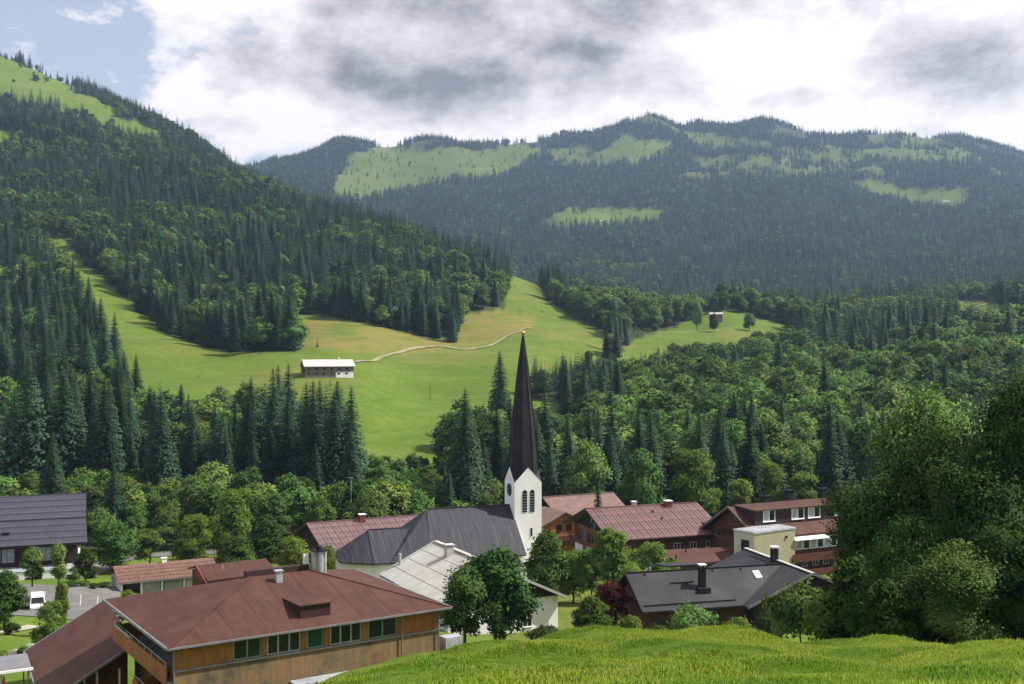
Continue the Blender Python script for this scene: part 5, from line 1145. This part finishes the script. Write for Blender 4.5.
strip('path', 'curved pale footpath across the lawn', [gpt(u, v, 85, 160) for u, v in ((-20, 664), (10, 658), (30, 653), (44, 647), (60, 638), (82, 624))], 1.5, 'gravel_path', .10)
strip('path', 'second pale footpath on the lawn beyond', [gpt(u, v, 90, 170) for u, v in ((-20, 640), (8, 636), (24, 631), (34, 627))], 1.6, 'gravel_path', .10)
tr_pts = [gpt(u, v, 430, 900) for u, v in ((353, 362), (380, 357), (410, 352), (440, 347), (465, 346), (490, 343), (512, 336), (530, 328))]
strip('path', 'narrow dirt track crossing the meadow below the forest', tr_pts, 2.3, 'dirt_track', .45)

# ------------------------------------------------------------------ vehicles and small things
def car(name, label, u, d, yaw, body, Ls, Ws, prof, wheels, glassz, front_lights=True):
    g = drop(u, d); t_ = thing(name, label, 'van' if 'van' in name else 'car', (g.x, g.y, g.z + .1), R(yaw))
    n = len(prof); m = MB(); hw = Ws / 2
    inset = lambda z: .16 * max(0, (z - glassz) / (max(p[1] for p in prof) - glassz + 1e-6)) if z > glassz else 0
    vs = [(p[0], -hw + inset(p[1]), p[1]) for p in prof] + [(p[0], hw - inset(p[1]), p[1]) for p in prof]
    fs = [tuple(range(n)), tuple(range(2 * n - 1, n - 1, -1))] + [(i, i + n, (i + 1) % n + n, (i + 1) % n) for i in range(n)]
    bd = link('body', mesh('body', vs, fs, body), t_); md = bd.modifiers.new('bevel', 'BEVEL'); md.width = .07; md.segments = 2
    for x in wheels:
        for s_ in (-1, 1):
            wv_ = MB(); k = 14
            wv_.v = [(x + .34 * math.cos(6.283 * i / k), s_ * (hw - .02) + o_, .34 + .34 * math.sin(6.283 * i / k)) for o_ in (-.11, .11) for i in range(k)]
            wv_.f = [(i, (i + 1) % k, (i + 1) % k + k, i + k) for i in range(k)] + [tuple(range(k)), tuple(range(2 * k - 1, k - 1, -1))]
            w_ = wv_.build('wheel', 'tyre_rubber', t_); rm = MB(); rm.v = [(x + .2 * math.cos(6.283 * i / k), s_ * (hw + .1), .34 + .2 * math.sin(6.283 * i / k)) for i in range(k)]; rm.f = [tuple(range(k))]; rm.build('rim', 'alloy', w_)
    return t_, bd, hw
van_prof = [(0, .35), (4.9, .35), (5.0, .75), (4.95, 1.05), (4.25, 1.28), (3.55, 1.98), (3.2, 2.08), (.1, 2.05), (0, 1.2)]
t_, bd, hw = car('white_van', 'white van parked nose towards the viewer in the car park', 37, 155, -66, 'car_white', 5, 1.95, van_prof, (.9, 4.0), 1.2)
MB().add([(4.27, -.80, 1.30), (4.27, .80, 1.30), (3.60, .74, 1.96), (3.60, -.74, 1.96)], [(0, 1, 2, 3)]).build('windscreen', 'glass', t_).location = (.03, 0, .02)
for s_ in (-1, 1):
    MB().box(1.2, 3.3, s_ * .965 - .01, s_ * .965 + .01, 1.25, 1.8).build('side_window', 'glass', t_); MB().box(4.93, 5.02, s_ * .72 - .16, s_ * .72 + .16, .78, .98).build('headlight', 'lamp_clear', t_)
MB().box(4.98, 5.04, -.5, .5, .5, .68).build('grille', 'charcoal', t_)
car_prof = [(0, .32), (4.3, .32), (4.35, .62), (4.2, .82), (3.2, .95), (2.5, 1.42), (1.2, 1.45), (.35, 1.0), (0, .9)]
def dark_car(label, u, d, yaw):
    t_, bd, hw = car('parked_car', label, u, d, yaw, 'car_black', 4.35, 1.78, car_prof, (.8, 3.45), .95)
    MB().add([(3.2, -.72, .98), (3.2, .72, .98), (2.52, .66, 1.41), (2.52, -.66, 1.41)], [(0, 1, 2, 3)]).build('windscreen', 'glass', t_).location = (.03, 0, .02)
    for s_ in (-1, 1): MB().box(1.1, 2.7, s_ * .80 - .02, s_ * .80 + .02, 1.0, 1.33).build('side_window', 'glass', t_); MB().box(4.26, 4.36, s_ * .65 - .15, s_ * .65 + .15, .62, .76).build('headlight', 'lamp_clear', t_); MB().box(-.03, .03, s_ * .65 - .15, s_ * .65 + .15, .62, .8).build('tail_light', 'lamp_red', t_)
dark_car('black car parked beside the white van', 22, 156, -66)
dark_car('black car half hidden behind the brown wing roof', 90, 140, 25)
# blue and white notice board on the lawn
g = drop(37, 117); nb = thing('notice_board', 'small blue and white notice board beside the footpath', 'sign', g, R(8))
for x in (-.9, .9): MB().cyl(x, 0, -.3, 1.6, .05, .05, 8).build('post', 'zinc', nb)
MB().box(-1.05, 1.05, -.05, .05, .55, 1.6).build('board', 'white_paint', nb); MB().box(-.35, .95, -.07, -.051, .65, 1.5).build('notice', 'sign_blue', nb)
# grey canopy at the bottom left corner and a folded parasol
a, yaw, L = site_from((-30, 676), (32, 668), -28.6)
cp_ = Site('canopy', 'flat grey canopy with white edge in the bottom left corner', a, yaw, -31.4, 'canopy'); r = cp_.root
MB().slab([(0, 0, 2.8), (L, 0, 2.8), (L, 4.2, 3.1), (0, 4.2, 3.1)], .1).build('canopy_top', 'grey_canvas', r); MB().bar((-.1, -.08, 2.75), (L + .1, -.08, 2.75), .12, .22).build('edge_beam', 'white_paint', r)
for x in (.3, L * .5, L - .3):
    for y in (.2, 4.0): MB().cyl(x, y, -.5, 2.75, .06, .06, 8).build('post', 'zinc', r)
MB().box(-.5, L + 2.5, -2.6, -2.3, -.8, 1.0).build('low_wall', 'orange_wood', r); MB().box(-.6, L + 2.6, -2.7, -2.2, 1.0, 1.12).build('wall_coping', 'white_paint', r)
g = cp_.o + cp_.ex * (cp_.fx(4, -1.2)) - cp_.ey * 1.2; pr = thing('parasol', 'folded dark red parasol in front of the grey canopy', 'parasol', g)
MB().cyl(0, 0, 0, 2.9, .03, .03, 8).build('pole', 'zinc', pr); MB().ring([(0, 0, .9, .16), (0, 0, 1.4, .26), (0, 0, 2.2, .17), (0, 0, 2.8, .05)], 8).build('folded_canopy', 'canvas_red', pr); MB().cyl(0, 0, -.1, .08, .3, .3, 10).build('foot', 'concrete', pr)

for k, (u, vt, d, wp) in enumerate(((72, 586, 168, 12), (82, 585, 169, 13), (93, 586, 168, 12), (104, 583, 170, 14), (128, 590, 158, 12), (12, 622, 128, 16), (24, 646, 112, 14), (3, 650, 110, 16))):
    plant(SHRUB, k, 3, u, vt, d, wp, 'bush', ('low bush first from the white ramp wall in the row by the car park', 'low bush second from the white ramp wall in the row by the car park', 'low bush third from the white ramp wall in the row by the car park', 'low bush at the road end of the row by the car park',
          'small bush at the left corner of the garage row', 'low bush on the lawn below the dark edge tree', 'low bush beside the curved footpath', 'low bush at the left edge between the footpaths')[k], 'bush')
# ------------------------------------------------------------------ grass on the near knoll
def tuft(seed, n, hmin, hmax, spread, mat, wdt):
    rng = np.random.default_rng(seed); V = []; T = []
    for i in range(n):
        a_ = rng.uniform(0, 6.28); r0 = spread * math.sqrt(rng.random()); x, y = r0 * math.cos(a_), r0 * math.sin(a_); h = rng.uniform(hmin, hmax); b_ = rng.uniform(0, 6.28); ln = rng.uniform(.15, .7) * h
        dx, dy = math.cos(b_), math.sin(b_); w_ = wdt * rng.uniform(.7, 1.3); k = len(V)
        V += [(x - dy * w_, y + dx * w_, -.02), (x + dy * w_, y - dx * w_, -.02), (x + dx * ln * .35 - dy * w_ * .8, y + dy * ln * .35 + dx * w_ * .8, h * .62), (x + dx * ln * .35 + dy * w_ * .8, y + dy * ln * .35 - dx * w_ * .8, h * .62), (x + dx * ln, y + dy * ln, h)]
        T += [(k, k + 1, k + 3), (k, k + 3, k + 2), (k + 2, k + 3, k + 4)]
    me = mesh_np('tuft', V, T, mat); bend_normals(me, np.array([[0, 0, 1.0]] * len(V)) + rng.normal(size=(len(V), 3)) * .22); return me
GT = bpy.data.collections.new('grass_tufts')
for i in range(5): low_proto('tuft_form', tuft(500 + i, 34, .02, .065, .24, 'grass_blades', .007), GT)
low_proto('tuft_form', tuft(510, 7, .08, .17, .14, 'dry_blades', .003), GT)
n = 90000; gy = np.sqrt(RNG.uniform(12 ** 2, 54 ** 2, n)); gx = (RNG.uniform(290, 1110, n) - 512) / F * gy
me = bpy.data.meshes.new('grass'); me.vertices.add(n); me.vertices.foreach_set('co', np.stack([gx, gy, ground(gx, gy) - .015], 1).astype(np.float32).ravel())
cl = np.zeros(n)
for kx, ky, ph in _rw.uniform(-1, 1, (12, 3)): cl += np.sin(gx * kx * 1.9 + gy * ky * 1.9 + ph * 9)
s = RNG.uniform(.6, 1.25, n) * (1 + .20 * np.clip(cl, -1.5, 3.5))
a = me.attributes.new('tree_scale', 'FLOAT_VECTOR', 'POINT'); a.data.foreach_set('vector', np.stack([s, s, s], 1).astype(np.float32).ravel())
a = me.attributes.new('tree_turn', 'FLOAT_VECTOR', 'POINT'); a.data.foreach_set('vector', np.stack([np.zeros(n), np.zeros(n), RNG.uniform(0, 6.28, n)], 1).astype(np.float32).ravel())
kk = RNG.integers(0, 5, n); kk = np.where(RNG.random(n) < .035, 5, kk); a = me.attributes.new('tree_kind', 'INT', 'POINT'); a.data.foreach_set('value', kk.astype(np.int32))
instancer('grass', 'short sunlit meadow grass on the knoll in front', me, GT)

# ------------------------------------------------------------------ haze: one closed box of even, thin air round everything
hz = MB().box(-5200, 5200, -40, 6150, float(ZZ.min()) - 1.5, float(max(ZZ.max(), (TZ + TH).max())) + 25).build('haze', None)
hm = bpy.data.materials.new('haze_air'); hm.use_nodes = True; hm.node_tree.nodes.clear(); q = NT(hm.node_tree)
pv = q.node('ShaderNodeVolumePrincipled'); pv.inputs['Color'].default_value = (.46, .68, 1.0, 1); pv.inputs['Density'].default_value = 0.000058; pv.inputs['Anisotropy'].default_value = 0.2
o_ = q.node('ShaderNodeOutputMaterial'); q.l.new(pv.outputs[0], o_.inputs['Volume']); hz.data.materials.append(hm); tag(hz, 'thin bluish haze in the air of the valley', kind='stuff')
